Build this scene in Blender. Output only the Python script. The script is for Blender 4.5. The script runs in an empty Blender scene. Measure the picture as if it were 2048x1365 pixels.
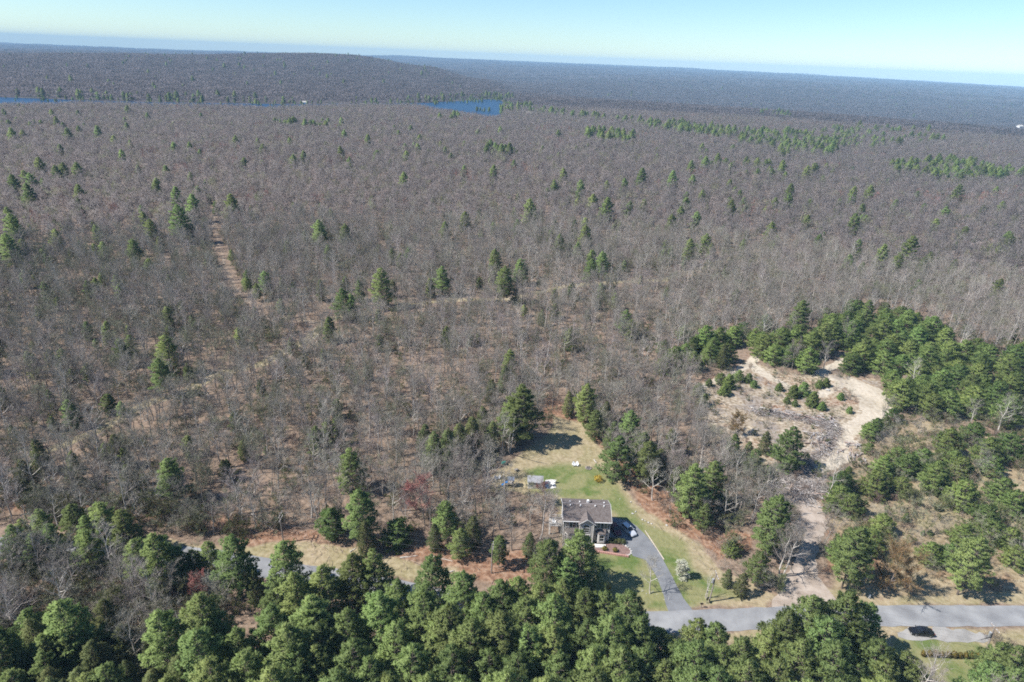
import bpy, math, random
import numpy as np
from mathutils import Vector, Matrix
R_ = math.radians
scene = bpy.context.scene
COL = scene.collection

# ------------------------------------------------------------------ camera, sky, sun, exposure
CAM_H, FPX, CX, CY = 105.0, 1274.0, 1024.0, 682.5     # camera height (m), focal length and centre in photo pixels
ROLL = R_(2.35)
PITCH = math.atan2(CY - 116.0, FPX)
cam_d = bpy.data.cameras.new('camera')
cam = bpy.data.objects.new('camera', cam_d); COL.objects.link(cam)
cam_d.sensor_width = 36.0; cam_d.lens = 36.0 * FPX / 2048.0
cam_d.clip_start = 1.0; cam_d.clip_end = 60000.0
cam.matrix_world = Matrix.Translation((0, 0, CAM_H)) @ Matrix.Rotation(R_(90) - PITCH, 4, 'X') @ Matrix.Rotation(ROLL, 4, 'Z')
scene.camera = cam

SUN_EL, SUN_AZ = R_(47), R_(14)                        # light travels to +X and a little to +Y
world = bpy.data.worlds.new('World'); scene.world = world; world.use_nodes = True
nt = world.node_tree
bg = nt.nodes['Background']; sky = nt.nodes.new('ShaderNodeTexSky'); sky.sky_type = 'NISHITA'
sky.sun_disc = False; sky.sun_elevation = SUN_EL; sky.sun_rotation = R_(270) - SUN_AZ
sky.altitude = 100; sky.air_density = 1.0; sky.dust_density = 0.0; sky.ozone_density = 2.5
tint = nt.nodes.new('ShaderNodeMix'); tint.data_type = 'RGBA'; tint.blend_type = 'MULTIPLY'; tint.inputs[0].default_value = 1; tint.inputs[7].default_value = (.78, .965, 1.12, 1)
nt.links.new(sky.outputs[0], tint.inputs[6]); nt.links.new(tint.outputs[2], bg.inputs[0]); bg.inputs[1].default_value = 0.076
sun_d = bpy.data.lights.new('sun', 'SUN'); sun = bpy.data.objects.new('sun', sun_d); COL.objects.link(sun)
sun_d.energy = 4.6; sun_d.angle = R_(0.5); sun_d.color = (1.0, 0.97, 0.925)
sun.rotation_euler = Vector((math.cos(SUN_EL) * math.cos(SUN_AZ), math.cos(SUN_EL) * math.sin(SUN_AZ), -math.sin(SUN_EL))).to_track_quat('-Z', 'Y').to_euler()
vs = scene.view_settings
vs.view_transform = 'Standard'; vs.look = 'None'; vs.gamma = 1.0; vs.use_curve_mapping = False; vs.exposure = 0.90
cy = scene.cycles
cy.use_denoising = False; cy.filter_width = 1.75; cy.sample_clamp_indirect = 2.0; cy.sample_clamp_direct = 8.0
cy.max_bounces = 4; cy.diffuse_bounces = 3; cy.glossy_bounces = 2; cy.transmission_bounces = 2; cy.volume_bounces = 0
cy.transparent_max_bounces = 4; cy.caustics_reflective = False; cy.caustics_refractive = False

# ------------------------------------------------------------------ where things of the photograph stand on the ground
_c, _s, _cp, _sp = math.cos(ROLL), math.sin(ROLL), math.cos(PITCH), math.sin(PITCH)
def at(px, py, z=0.0):
    u, v = px - CX, CY - py
    X, Y = u * _c - v * _s, u * _s + v * _c
    t = (z - CAM_H) / (-FPX * _sp + Y * _cp)
    return X * t, (FPX * _cp + Y * _sp) * t
def proj(x, y, z):
    zz = z - CAM_H
    dep = np.maximum(y * _cp - zz * _sp, 1.0)
    X, Y = x * FPX / dep, (y * _sp + zz * _cp) * FPX / dep
    return CX + X * _c + Y * _s, CY + X * _s - Y * _c, dep
def W(pts, z=0.0): return np.array([at(a, b, z) for a, b in pts])

# ------------------------------------------------------------------ numeric helpers
def inside(poly, x, y):
    r = np.zeros(x.shape, bool); n = len(poly)
    for i in range(n):
        x0, y0 = poly[i]; x1, y1 = poly[(i + 1) % n]
        if y0 == y1: continue
        c = (y0 > y) != (y1 > y)
        r ^= c & (x < (x1 - x0) * (y - y0) / (y1 - y0) + x0)
    return r
def seg_dist(line, x, y, closed=False):
    d = np.full(x.shape, 1e9); n = len(line)
    for i in range(n if closed else n - 1):
        a = np.array(line[i], float); b = np.array(line[(i + 1) % n], float); ab = b - a
        t = np.clip(((x - a[0]) * ab[0] + (y - a[1]) * ab[1]) / max(ab @ ab, 1e-9), 0, 1)
        d = np.minimum(d, np.hypot(x - a[0] - t * ab[0], y - a[1] - t * ab[1]))
    return d
def sdf(poly, x, y):                                   # positive inside
    d = seg_dist(poly, x, y, True)
    return np.where(inside(poly, x, y), d, -d)
_rt = np.random.RandomState(5).rand(256, 256)
def vnoise(x, y, s):
    x, y = x / s, y / s
    i, j = np.floor(x).astype(int), np.floor(y).astype(int)
    f, g = x - i, y - j; f, g = f * f * (3 - 2 * f), g * g * (3 - 2 * g)
    T = lambda a, b: _rt[a % 256, b % 256]
    return (T(i, j) * (1 - f) + T(i + 1, j) * f) * (1 - g) + (T(i, j + 1) * (1 - f) + T(i + 1, j + 1) * f) * g
def fbm(x, y, s): return vnoise(x, y, s) * .5 + vnoise(x + 37, y - 11, s / 2.1) * .3 + vnoise(x - 5, y + 91, s / 4.3) * .2
def smooth(e0, e1, v):
    t = np.clip((v - e0) / (e1 - e0), 0, 1); return t * t * (3 - 2 * t)

# ------------------------------------------------------------------ mesh helpers
def mesh_np(name, V, polys, mats=(), mat_ids=None, smooth_shade=False):
    """polys: list of int arrays (n, k)"""
    me = bpy.data.meshes.new(name)
    V = np.asarray(V, np.float32)
    me.vertices.add(len(V)); me.vertices.foreach_set('co', V.ravel())
    polys = [np.asarray(p, np.int32) for p in polys if len(p)]
    loops = np.concatenate([p.ravel() for p in polys])
    tot = np.concatenate([np.full(len(p), p.shape[1], np.int32) for p in polys])
    start = np.concatenate([[0], np.cumsum(tot)[:-1]]).astype(np.int32)
    me.loops.add(len(loops)); me.loops.foreach_set('vertex_index', loops)
    me.polygons.add(len(tot)); me.polygons.foreach_set('loop_start', start); me.polygons.foreach_set('loop_total', tot)
    if mat_ids is not None: me.polygons.foreach_set('material_index', np.asarray(mat_ids, np.int32))
    me.polygons.foreach_set('use_smooth', np.full(len(tot), smooth_shade))
    for m in mats: me.materials.append(m)
    me.update(calc_edges=True); me.validate()
    return me
class MB:
    """collects boxes, prisms, tubes; built as ONE mesh"""
    def __init__(s): s.v, s.f = [], []
    def add(s, v, f):
        o = len(s.v); s.v += [tuple(p) for p in v]; s.f += [tuple(i + o for i in q) for q in f]; return s
    def box(s, x0, x1, y0, y1, z0, z1):
        return s.add([(x0, y0, z0), (x1, y0, z0), (x1, y1, z0), (x0, y1, z0), (x0, y0, z1), (x1, y0, z1), (x1, y1, z1), (x0, y1, z1)],
                     [(0, 3, 2, 1), (4, 5, 6, 7), (0, 1, 5, 4), (1, 2, 6, 5), (2, 3, 7, 6), (3, 0, 4, 7)])
    def prism(s, poly, axis, a, b):
        """poly: 2-D points; axis: 'x','y','z' = extrusion axis"""
        n = len(poly)
        mk = {'x': lambda p, t: (t, p[0], p[1]), 'y': lambda p, t: (p[0], t, p[1]), 'z': lambda p, t: (p[0], p[1], t)}[axis]
        return s.add([mk(p, a) for p in poly] + [mk(p, b) for p in poly],
                     [tuple(range(n))[::-1], tuple(range(n, 2 * n))] + [(i, (i + 1) % n, n + (i + 1) % n, n + i) for i in range(n)])
    def tube(s, pts, rad, n=6):
        pts = [Vector(p) for p in pts]; rad = rad if hasattr(rad, '__len__') else [rad] * len(pts)
        rings = []
        for i, p in enumerate(pts):
            d = (pts[min(i + 1, len(pts) - 1)] - pts[max(i - 1, 0)]).normalized()
            a = d.orthogonal().normalized() if abs(d.z) < .99 else Vector((1, 0, 0)); b = d.cross(a)
            rings.append([p + (a * math.cos(2 * math.pi * k / n) + b * math.sin(2 * math.pi * k / n)) * rad[i] for k in range(n)])
        v = [q for r in rings for q in r]; m = len(pts)
        f = [(i * n + k, i * n + (k + 1) % n, (i + 1) * n + (k + 1) % n, (i + 1) * n + k) for i in range(m - 1) for k in range(n)]
        return s.add(v, f + [tuple(range(n))[::-1], tuple(range((m - 1) * n, m * n))])
    def loft(s, rings):
        n = len(rings[0]); m = len(rings); v = [q for r in rings for q in r]
        f = [(i * n + k, i * n + (k + 1) % n, (i + 1) * n + (k + 1) % n, (i + 1) * n + k) for i in range(m - 1) for k in range(n)]
        return s.add(v, f + [tuple(range(n))[::-1], tuple(range((m - 1) * n, m * n))])
    def mesh(s, name, mat, sm=False):
        me = bpy.data.meshes.new(name); me.from_pydata(s.v, [], s.f); me.materials.append(mat)
        if sm: me.polygons.foreach_set('use_smooth', [True] * len(me.polygons))
        me.update()
        import bmesh
        b = bmesh.new(); b.from_mesh(me); bmesh.ops.recalc_face_normals(b, faces=b.faces); b.to_mesh(me); b.free()
        return me
    def build(s, name, mat, parent=None, loc=(0, 0, 0), sm=False, rz=0):
        return put(name, s.mesh(name, mat, sm), parent, loc, rz)
def put(name, me, parent=None, loc=(0, 0, 0), rz=0, scale=None):
    o = bpy.data.objects.new(name, me); COL.objects.link(o)
    if parent is not None: o.parent = parent
    o.location = loc; o.rotation_euler = (0, 0, rz)
    if scale is not None: o.scale = scale if hasattr(scale, '__len__') else (scale,) * 3
    return o
def tag(o, label=None, cat=None, group=None, kind=None):
    for k, v in (('label', label), ('category', cat), ('group', group), ('kind', kind)):
        if v: o[k] = v
    return o
def thing(name, label, cat, loc=(0, 0, 0), rz=0, group=None, scale=None):
    o = put(name, None, None, loc, rz, scale); o.empty_display_size = .3
    return tag(o, label, cat, group)
def copy_tree(o, parent=None):
    c = o.copy(); COL.objects.link(c)
    if parent is not None: c.parent = parent
    for ch in list(o.children): copy_tree(ch, c)
    return c

# ------------------------------------------------------------------ materials
def mat(name, col, rough=.85, col2=None, nscale=1.0, bump=0.0, bscale=None, spec=.25, rnd=0.0, metal=0.0, trans=0.0, detail=4.0):
    m = bpy.data.materials.new(name); m.use_nodes = True
    n, l = m.node_tree.nodes, m.node_tree.links
    b = n['Principled BSDF']; b.inputs['Roughness'].default_value = rough
    b.inputs['Specular IOR Level'].default_value = spec; b.inputs['Metallic'].default_value = metal
    b.inputs['Base Color'].default_value = (*col, 1)
    out = None
    tc = n.new('ShaderNodeTexCoord')
    if col2 is not None:
        nz = n.new('ShaderNodeTexNoise'); nz.inputs['Scale'].default_value = nscale; nz.inputs['Detail'].default_value = detail
        l.new(tc.outputs['Object'], nz.inputs['Vector'])
        rp = n.new('ShaderNodeValToRGB'); rp.color_ramp.elements[0].position = .35; rp.color_ramp.elements[1].position = .65
        rp.color_ramp.elements[0].color = (*col, 1); rp.color_ramp.elements[1].color = (*col2, 1)
        l.new(nz.outputs['Fac'], rp.inputs[0]); out = rp.outputs[0]
    if rnd:
        oi = n.new('ShaderNodeObjectInfo'); hs = n.new('ShaderNodeHueSaturation')
        mr = n.new('ShaderNodeMapRange'); mr.inputs[3].default_value = 1 - rnd; mr.inputs[4].default_value = 1 + rnd
        l.new(oi.outputs['Random'], mr.inputs[0]); l.new(mr.outputs[0], hs.inputs['Value'])
        w = n.new('ShaderNodeTexWhiteNoise'); w.noise_dimensions = '1D'; l.new(oi.outputs['Random'], w.inputs['W'])
        mh = n.new('ShaderNodeMapRange'); mh.inputs[3].default_value = .5 - rnd * .11; mh.inputs[4].default_value = .5 + rnd * .02
        l.new(w.outputs[0], mh.inputs[0]); l.new(mh.outputs[0], hs.inputs['Hue'])
        if out is None: hs.inputs['Color'].default_value = (*col, 1)
        else: l.new(out, hs.inputs['Color'])
        out = hs.outputs[0]
    if out is not None: l.new(out, b.inputs['Base Color'])
    if bump:
        nb = n.new('ShaderNodeTexNoise'); nb.inputs['Scale'].default_value = bscale or nscale; nb.inputs['Detail'].default_value = 5
        l.new(tc.outputs['Object'], nb.inputs['Vector'])
        bp = n.new('ShaderNodeBump'); bp.inputs['Strength'].default_value = 1; bp.inputs['Distance'].default_value = bump
        l.new(nb.outputs['Fac'], bp.inputs['Height']); l.new(bp.outputs[0], b.inputs['Normal'])
    if trans:
        t = n.new('ShaderNodeBsdfTranslucent'); mx = n.new('ShaderNodeMixShader'); mx.inputs[0].default_value = trans
        if out is not None: l.new(out, t.inputs[0])
        else: t.inputs[0].default_value = (*col, 1)
        l.new(b.outputs[0], mx.inputs[1]); l.new(t.outputs[0], mx.inputs[2]); l.new(mx.outputs[0], n['Material Output'].inputs[0])
    return m
M = {}
M['needle'] = mat('pine needles', (.180, .262, .085), .7, (.265, .345, .128), .55, rnd=.3, trans=.45)
M['needle_young'] = mat('young pine needles', (.165, .258, .076), .7, (.245, .330, .110), .8, rnd=.3, trans=.45)
M['needle_dark'] = mat('hemlock needles', (.135, .175, .066), .75, (.200, .230, .094), .5, rnd=.3, trans=.45)
M['bark'] = mat('grey bark', (.19, .16, .135), .9, (.30, .265, .23), 1.5, rnd=.25)
M['bark_pale'] = mat('pale bark', (.38, .35, .305), .9, (.56, .52, .46), 1.2, rnd=.15)
M['bark_dark'] = mat('pine bark', (.10, .08, .065), .9, (.17, .14, .115), 2, rnd=.2)
M['twig'] = mat('grey twigs', (.205, .187, .148), .9, (.272, .250, .203), .4, rnd=.25)
M['twig_purple'] = mat('purple brown twigs', (.218, .180, .158), .9, (.265, .226, .200), .4, rnd=.25)
M['twig_mid'] = mat('mauve grey twigs', (.178, .156, .146), .9, (.232, .208, .195), .05, rnd=.2)
M['twig_far'] = mat('mauve canopy twigs', (.135, .116, .118), .9, (.175, .154, .156), .02, rnd=.3)
M['twig_far_dark'] = mat('dark mauve canopy twigs', (.105, .10, .09), .9, (.14, .115, .115), .02, rnd=.3)
M['twig_green'] = mat('budding green twigs', (.165, .175, .10), .85, (.215, .21, .145), .5, rnd=.25)
M['twig_red'] = mat('red maple buds', (.30, .13, .095), .85, (.235, .15, .115), .5, rnd=.2)
M['twig_orange'] = mat('orange brown buds', (.22, .135, .06), .85, (.15, .125, .055), .6, rnd=.1)
M['blossom'] = mat('white blossom', (.72, .70, .60), .8, (.55, .56, .40), 2, trans=.25)
M['leaf_low'] = mat('low green leaves', (.10, .13, .045), .8, (.16, .16, .075), .7, rnd=.3, trans=.25)
M['leaf_brown'] = mat('dull brush stems', (.17, .125, .095), .9, (.21, .165, .12), .7, rnd=.25)
M['log'] = mat('weathered log', (.25, .225, .205), .9, (.45, .42, .39), 1.3, rnd=.25)
M['log_brown'] = mat('brown log', (.22, .165, .125), .9, (.32, .25, .2), 1.3, rnd=.25)

def ground_material(name, canopy=False):
    m = bpy.data.materials.new(name); m.use_nodes = True
    n, l = m.node_tree.nodes, m.node_tree.links
    b = n['Principled BSDF']; b.inputs['Roughness'].default_value = .95; b.inputs['Specular IOR Level'].default_value = .1
    geo = n.new('ShaderNodeNewGeometry')
    def noise(sc, det=5, dist=0.0):
        t = n.new('ShaderNodeTexNoise'); t.inputs['Scale'].default_value = sc; t.inputs['Detail'].default_value = det
        t.inputs['Distortion'].default_value = dist; l.new(geo.outputs['Position'], t.inputs['Vector']); return t.outputs['Fac']
    def ramp(fac, stops):
        r = n.new('ShaderNodeValToRGB'); e = r.color_ramp.elements
        while len(e) < len(stops): e.new(.5)
        for k, (p, c) in enumerate(stops): e[k].position = p; e[k].color = (*c, 1)
        l.new(fac, r.inputs[0]); return r.outputs[0]
    def mix(a, c, f, mode='MIX'):
        x = n.new('ShaderNodeMix'); x.data_type = 'RGBA'; x.blend_type = mode
        l.new(a, x.inputs[6]); l.new(c, x.inputs[7])
        if hasattr(f, 'links'): l.new(f, x.inputs[0])
        else: x.inputs[0].default_value = f
        return x.outputs[2]
    n_big, n_mid, n_fine, n_grit = noise(.018, 4), noise(.12, 5, .6), noise(.9, 5), noise(4.5, 3)
    if canopy:
        col = ramp(n_big, [(.3, (.10, .083, .083)), (.55, (.125, .104, .102)), (.72, (.09, .092, .072))])
        col = mix(col, ramp(n_mid, [(.35, (.45, .45, .47)), (.65, (1, 1, 1))]), .55, 'MULTIPLY')
    else:
        col = ramp(n_mid, [(.3, (.15, .105, .075)), (.5, (.215, .155, .112)), (.7, (.265, .20, .155))])
        col = mix(col, ramp(n_fine, [(.3, (.09, .07, .052)), (.5, (.205, .15, .108)), (.7, (.33, .25, .19))]), .55)
        def attr(nm): a = n.new('ShaderNodeAttribute'); a.attribute_name = nm; return a.outputs['Fac']
        def breakup(a, na, amount, lo=.38, hi=.62):
            s = n.new('ShaderNodeMath'); s.operation = 'MULTIPLY_ADD'; l.new(na, s.inputs[0]); s.inputs[1].default_value = amount; l.new(a, s.inputs[2])
            r = n.new('ShaderNodeMapRange'); r.interpolation_type = 'SMOOTHSTEP'; l.new(s.outputs[0], r.inputs[0])
            r.inputs[1].default_value = lo + amount * .5; r.inputs[2].default_value = hi + amount * .5; return r.outputs[0]
        lit = ramp(n_fine, [(.3, (.135, .070, .042)), (.5, (.235, .135, .085)), (.68, (.33, .22, .15))])
        col = mix(col, lit, breakup(attr('litter'), n_mid, .7, .3, .7))
        dry = ramp(n_fine, [(.32, (.17, .13, .078)), (.5, (.27, .215, .14)), (.68, (.36, .30, .205))])
        dry = mix(dry, ramp(n_mid, [(.35, (.21, .20, .075)), (.6, (.36, .29, .18))]), .4)
        col = mix(col, dry, breakup(attr('dry'), n_mid, .8, .3, .7))
        lawn = ramp(n_fine, [(.3, (.080, .110, .032)), (.5, (.125, .150, .050)), (.7, (.20, .200, .085))])
        lawn = mix(lawn, ramp(n_mid, [(.4, (.085, .13, .032)), (.55, (.25, .22, .115))]), .55)
        col = mix(col, lawn, breakup(attr('lawn'), n_mid, .9, .3, .7))
        col = mix(col, ramp(n_grit, [(.60, (.5, .5, .5)), (.66, (.5, .5, .5)), (.72, (.9, .85, .75))]), .12, 'OVERLAY')
        sand = ramp(n_fine, [(.3, (.33, .27, .195)), (.5, (.43, .37, .28)), (.7, (.53, .47, .375))])
        sand = mix(sand, ramp(n_mid, [(.35, (.25, .205, .16)), (.6, (.50, .43, .35))]), .4)
        col = mix(col, sand, breakup(attr('sand'), n_fine, .5, .35, .65))
        rough = ramp(n_fine, [(.35, (.17, .14, .115)), (.5, (.235, .195, .16)), (.65, (.31, .27, .235))])
        col = mix(col, rough, breakup(attr('rubble'), n_fine, .6, .35, .65))
    l.new(col, b.inputs['Base Color'])
    bp = n.new('ShaderNodeBump'); bp.inputs['Strength'].default_value = 1
    bp.inputs['Distance'].default_value = 4.0 if canopy else .22
    l.new(n_mid if canopy else n_fine, bp.inputs['Height']); l.new(bp.outputs[0], b.inputs['Normal'])
    return m
M['ground'] = ground_material('forest floor and meadow'); M['canopy'] = ground_material('far bare woods', True)
M['asphalt'] = mat('weathered asphalt', (.175, .175, .18), .9, (.275, .275, .275), .22, bump=.01, bscale=8, detail=8)
M['drive'] = mat('dark asphalt', (.145, .148, .155), .9, (.19, .193, .20), .5, bump=.01, bscale=8, detail=8)
M['gravel'] = mat('pale gravel', (.27, .215, .17), .95, (.39, .325, .27), .45, bump=.03, bscale=5, detail=8)

# ------------------------------------------------------------------ terrain
_az = np.array([at(x, 400)[0] / at(x, 400)[1] for x in (-500, 0, 350, 700, 850, 960, 1030, 1200, 1500, 1800, 2048, 2500)])
_rr = np.array([0, 1150, 1500, 1800, 2200, 2800, 3400, 4200, 5500, 7500, 10000, 14500, 17000])
_hz = np.array([
    [0, -2, -2, 4, 10, 24, 34, 20, 0, -10, -10, 16, -60],
    [0, -2, -2, 4, 10, 22, 30, 15, 0, -5, -8, 22, -60],
    [0, -2, -2, 4, 14, 34, 48, 35, 10, 10, 5, 0, -60],
    [0, -2, -2, 2, 16, 48, 74, 55, 20, 10, 10, 20, -60],
    [0, -2, -2, -2, 8, 26, 40, 10, -20, 5, 35, 42, -60],
    [0, -2, -2, -2, 0, 2, -20, -30, -15, 10, 35, 48, -60],
    [0, -2, -2, -3, -10, -30, -38, -32, -14, 8, 28, 45, -60],
    [0, 0, 0, -2, -18, -52, -48, -30, -12, 10, 25, 35, -60],
    [0, 0, 1, -1, -22, -50, -44, -28, -14, 5, 15, 18, -60],
    [0, 0, 1, -4, -26, -48, -44, -32, -20, -5, 0, -12, -60],
    [0, 0, 0, -8, -28, -48, -44, -36, -26, -16, -18, -35, -60],
    [0, 0, 0, -8, -28, -48, -44, -36, -26, -16, -18, -35, -60]], float)
# the lake: far shore, then the near shore (hidden behind its trees)
FAR_SH = [(-420, 180), (-150, 189), (0, 195), (150, 201), (300, 205), (430, 207), (560, 209), (700, 208), (850, 207), (890, 204), (930, 202), (975, 199), (1001, 201), (1007, 206)]
NEAR_SH = [(1001, 213), (1004, 219), (996, 225), (985, 227), (962, 224), (935, 221), (875, 213), (840, 205), (700, 204), (600, 206), (530, 209), (470, 205), (300, 202), (150, 199), (70, 201), (0, 203), (-150, 198), (-420, 190)]
LAKE = np.concatenate([W(FAR_SH, -2), W(NEAR_SH, 12)])
def hterrain(x, y):
    r = np.hypot(x, y); a = np.clip(x / np.maximum(y, 1), _az[0], _az[-1]); a = np.where(y < 1, 0, a)
    i = np.clip(np.searchsorted(_az, a) - 1, 0, len(_az) - 2); f = (a - _az[i]) / (_az[i + 1] - _az[i]); f = f * f * (3 - 2 * f)
    j = np.clip(np.searchsorted(_rr, r) - 1, 0, len(_rr) - 2); g = np.clip((r - _rr[j]) / (_rr[j + 1] - _rr[j]), 0, 1); g = g * g * (3 - 2 * g)
    h = (_hz[i, j] * (1 - g) + _hz[i, j + 1] * g) * (1 - f) + (_hz[i + 1, j] * (1 - g) + _hz[i + 1, j + 1] * g) * f
    amp = smooth(1500, 4500, r)
    h = h + amp * ((fbm(x, y, 1100) - .5) * 44 + (fbm(x + 500, y, 420) - .5) * 14) + smooth(8000, 13000, r) * (fbm(x, y + 999, 3500) - .5) * 34
    h = h + smooth(420, 900, r) * (1 - smooth(1300, 1700, r)) * (fbm(x, y, 260) - .5) * 9
    near = (r > 800) & (r < 2600) & (y > 0)
    if near.any():
        d = np.full(x.shape, -500.0); d[near] = sdf(LAKE, x[near], y[near])
        h = np.where(near, h * smooth(-5, 160, -d) - 2.0 * (1 - smooth(-5, 160, -d)), h)
        h = np.where(near & (d > -4), -5.0, h)
    return h
rs = np.concatenate([[0, 30], np.geomspace(60, 14800, 206)])
azs = np.radians(np.concatenate([np.arange(-180, -56, 6), np.arange(-56, 56.1, .4), np.arange(60, 180, 6)]))
RR, AA = np.meshgrid(rs, azs, indexing='ij')
GX, GY = RR * np.sin(AA), RR * np.cos(AA)
GZ = hterrain(GX, GY); nearsq = (np.abs(GX) < 300) & (GY > 20) & (GY < 430)
GZ = np.where(nearsq, -.6, GZ)
nr, na = GX.shape
idx = np.arange(nr * na).reshape(nr, na)
quads = np.stack([idx[:-1, :], np.roll(idx, -1, 1)[:-1, :], np.roll(idx, -1, 1)[1:, :], idx[1:, :]], -1).reshape(-1, 4)
VV = np.stack([GX, GY, GZ], -1).reshape(-1, 3)
far_q = (RR[:-1, :] >= 1450).reshape(-1)
for nm, sel, m_ in (('ground', ~far_q, M['ground']), ('hills', far_q, M['canopy'])):
    q = quads[sel]; u, inv = np.unique(q, return_inverse=True)
    o = put(nm, mesh_np(nm, VV[u], [inv.reshape(-1, 4)[:, ::-1]], [m_], smooth_shade=True)); tag(o, kind='structure')
# lake water; the blue of the reflected sky is put into its colour
m = mat('lake water', (.008, .036, .085), .4, spec=.2, bump=.08, bscale=.25)
lk = MB(); lk.add([(p[0], p[1], -1.6) for p in LAKE], [tuple(range(len(LAKE)))])
tag(lk.build('lake_water', m), kind='structure')

# ------------------------------------------------------------------ near ground with its zones
P = {}
P['yard'] = W([(980, 950), (1040, 905), (1085, 870), (1105, 830), (1175, 850), (1200, 890), (1235, 940), (1275, 1010), (1330, 1050), (1395, 1085), (1440, 1135), (1500, 1170), (1570, 1195), (1500, 1212), (1392, 1218), (1345, 1226), (1288, 1228), (1180, 1205), (1130, 1190), (1180, 1108), (1120, 1092), (1108, 990), (1040, 990), (975, 982)])
P['green'] = W([(1050, 940), (1130, 925), (1200, 935), (1232, 960), (1262, 1010), (1300, 1050), (1372, 1085), (1392, 1130), (1480, 1190), (1392, 1220), (1290, 1225), (1180, 1200), (1175, 1110), (1230, 1090), (1225, 1030), (1115, 992), (1060, 985)])
P['orange'] = W([(1085, 790), (1130, 810), (1190, 862), (1260, 930), (1330, 942), (1362, 1000), (1420, 1080), (1380, 1078), (1300, 1035), (1245, 960), (1205, 900), (1150, 850), (1090, 850)])
P['orange2'] = W([(1385, 1060), (1440, 1050), (1510, 1070), (1500, 1110), (1440, 1120), (1405, 1085)])
P['orange3'] = W([(1800, 1140), (1950, 1140), (2060, 1150), (2060, 1185), (1720, 1195), (1650, 1140), (1660, 1090), (1640, 1050), (1700, 1040), (1760, 1100)])
P['belt'] = W([(270, 1060), (420, 1080), (540, 1060), (640, 1060), (760, 1095), (900, 1085), (1080, 1100), (1100, 1165), (950, 1175), (760, 1150), (640, 1135), (520, 1120), (380, 1095)])
P['beltdry'] = W([(270, 1072), (420, 1090), (540, 1088), (660, 1085), (780, 1110), (900, 1140), (960, 1175), (760, 1160), (640, 1140), (520, 1125), (380, 1100)])
P['leftlit'] = W([(0, 980), (300, 1000), (560, 1040), (560, 1075), (300, 1055), (0, 1030)])
P['clearing'] = W([(1392, 772), (1440, 742), (1500, 722), (1580, 742), (1660, 745), (1760, 755), (1800, 815), (1760, 850), (1735, 930), (1660, 950), (1560, 962), (1480, 940), (1440, 890), (1400, 830)])
P['sandtrack'] = W([(1695, 752), (1722, 762), (1760, 778), (1792, 812), (1775, 838), (1735, 852), (1712, 890), (1700, 928), (1640, 948), (1630, 938), (1655, 905), (1685, 850), (1722, 826), (1716, 800), (1690, 775)])
P['rubble'] = W([(1495, 945), (1560, 955), (1640, 935), (1660, 960), (1620, 1000), (1625, 1060), (1600, 1075), (1560, 1015)])
P['field'] = W([(1655, 1040), (1660, 960), (1760, 850), (1860, 830), (2070, 900), (2070, 1210), (1660, 1205)])
P['fielddry'] = W([(1800, 980), (1860, 940), (1960, 935), (2060, 990), (2060, 1060), (1900, 1070), (1830, 1060)])
P['verge'] = W([(1650, 1180), (1760, 1195), (1900, 1185), (2060, 1185), (2060, 1207), (1650, 1214)])
P['verge_near'] = W([(1290, 1262), (1500, 1262), (1800, 1255), (2060, 1262), (2060, 1380), (1800, 1380), (1800, 1290), (1500, 1290), (1290, 1280)])
P['nearlawn'] = W([(1790, 1278), (1880, 1280), (1960, 1288), (1985, 1310), (1965, 1330), (2000, 1380), (1790, 1380)])
LN = {}
LN['trail_a'] = W([(425, 420), (435, 480), (450, 530), (470, 575), (505, 615), (545, 640)], 0)
LN['trail_b'] = W([(90, 905), (200, 860), (300, 805), (360, 790), (430, 750), (520, 730), (600, 690), (660, 640), (760, 620), (900, 600), (1010, 600), (1150, 570), (1330, 560), (1480, 510), (1560, 480)], 0)
LN['trail_c'] = W([(520, 640), (600, 640), (660, 650)], 0)
LN['ruts'] = W([(1500, 728), (1530, 750), (1580, 775), (1640, 790), (1690, 765), (1640, 748), (1690, 720)], 0)
LN['rut2'] = W([(1400, 775), (1440, 760), (1500, 728), (1520, 705)], 0)
ROAD = W([(2300, 1232), (2048, 1232), (1900, 1232), (1750, 1232), (1600, 1234), (1450, 1240), (1290, 1246), (1150, 1238), (1000, 1220), (850, 1192), (720, 1166), (610, 1149), (520, 1134), (400, 1113), (250, 1106), (100, 1098), (-80, 1088), (-350, 1070)])
DRIVE = W([(1338, 1226), (1386, 1223), (1366, 1196), (1346, 1156), (1322, 1112), (1297, 1077), (1272, 1052), (1256, 1042), (1218, 1036), (1216, 1083), (1243, 1086), (1258, 1096), (1265, 1112), (1290, 1120), (1312, 1152), (1327, 1188)])
GRAVEL = W([(1500, 950), (1545, 985), (1590, 1010), (1612, 1050), (1605, 1085), (1590, 1110), (1580, 1140), (1560, 1175), (1545, 1217), (1690, 1215), (1665, 1190), (1640, 1160), (1632, 1120), (1640, 1080), (1655, 1050), (1640, 1010), (1612, 985), (1560, 965)])
PULL = W([(1795, 1262), (1840, 1254), (1900, 1258), (1985, 1270), (1962, 1287), (1890, 1281), (1800, 1277)])

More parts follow.
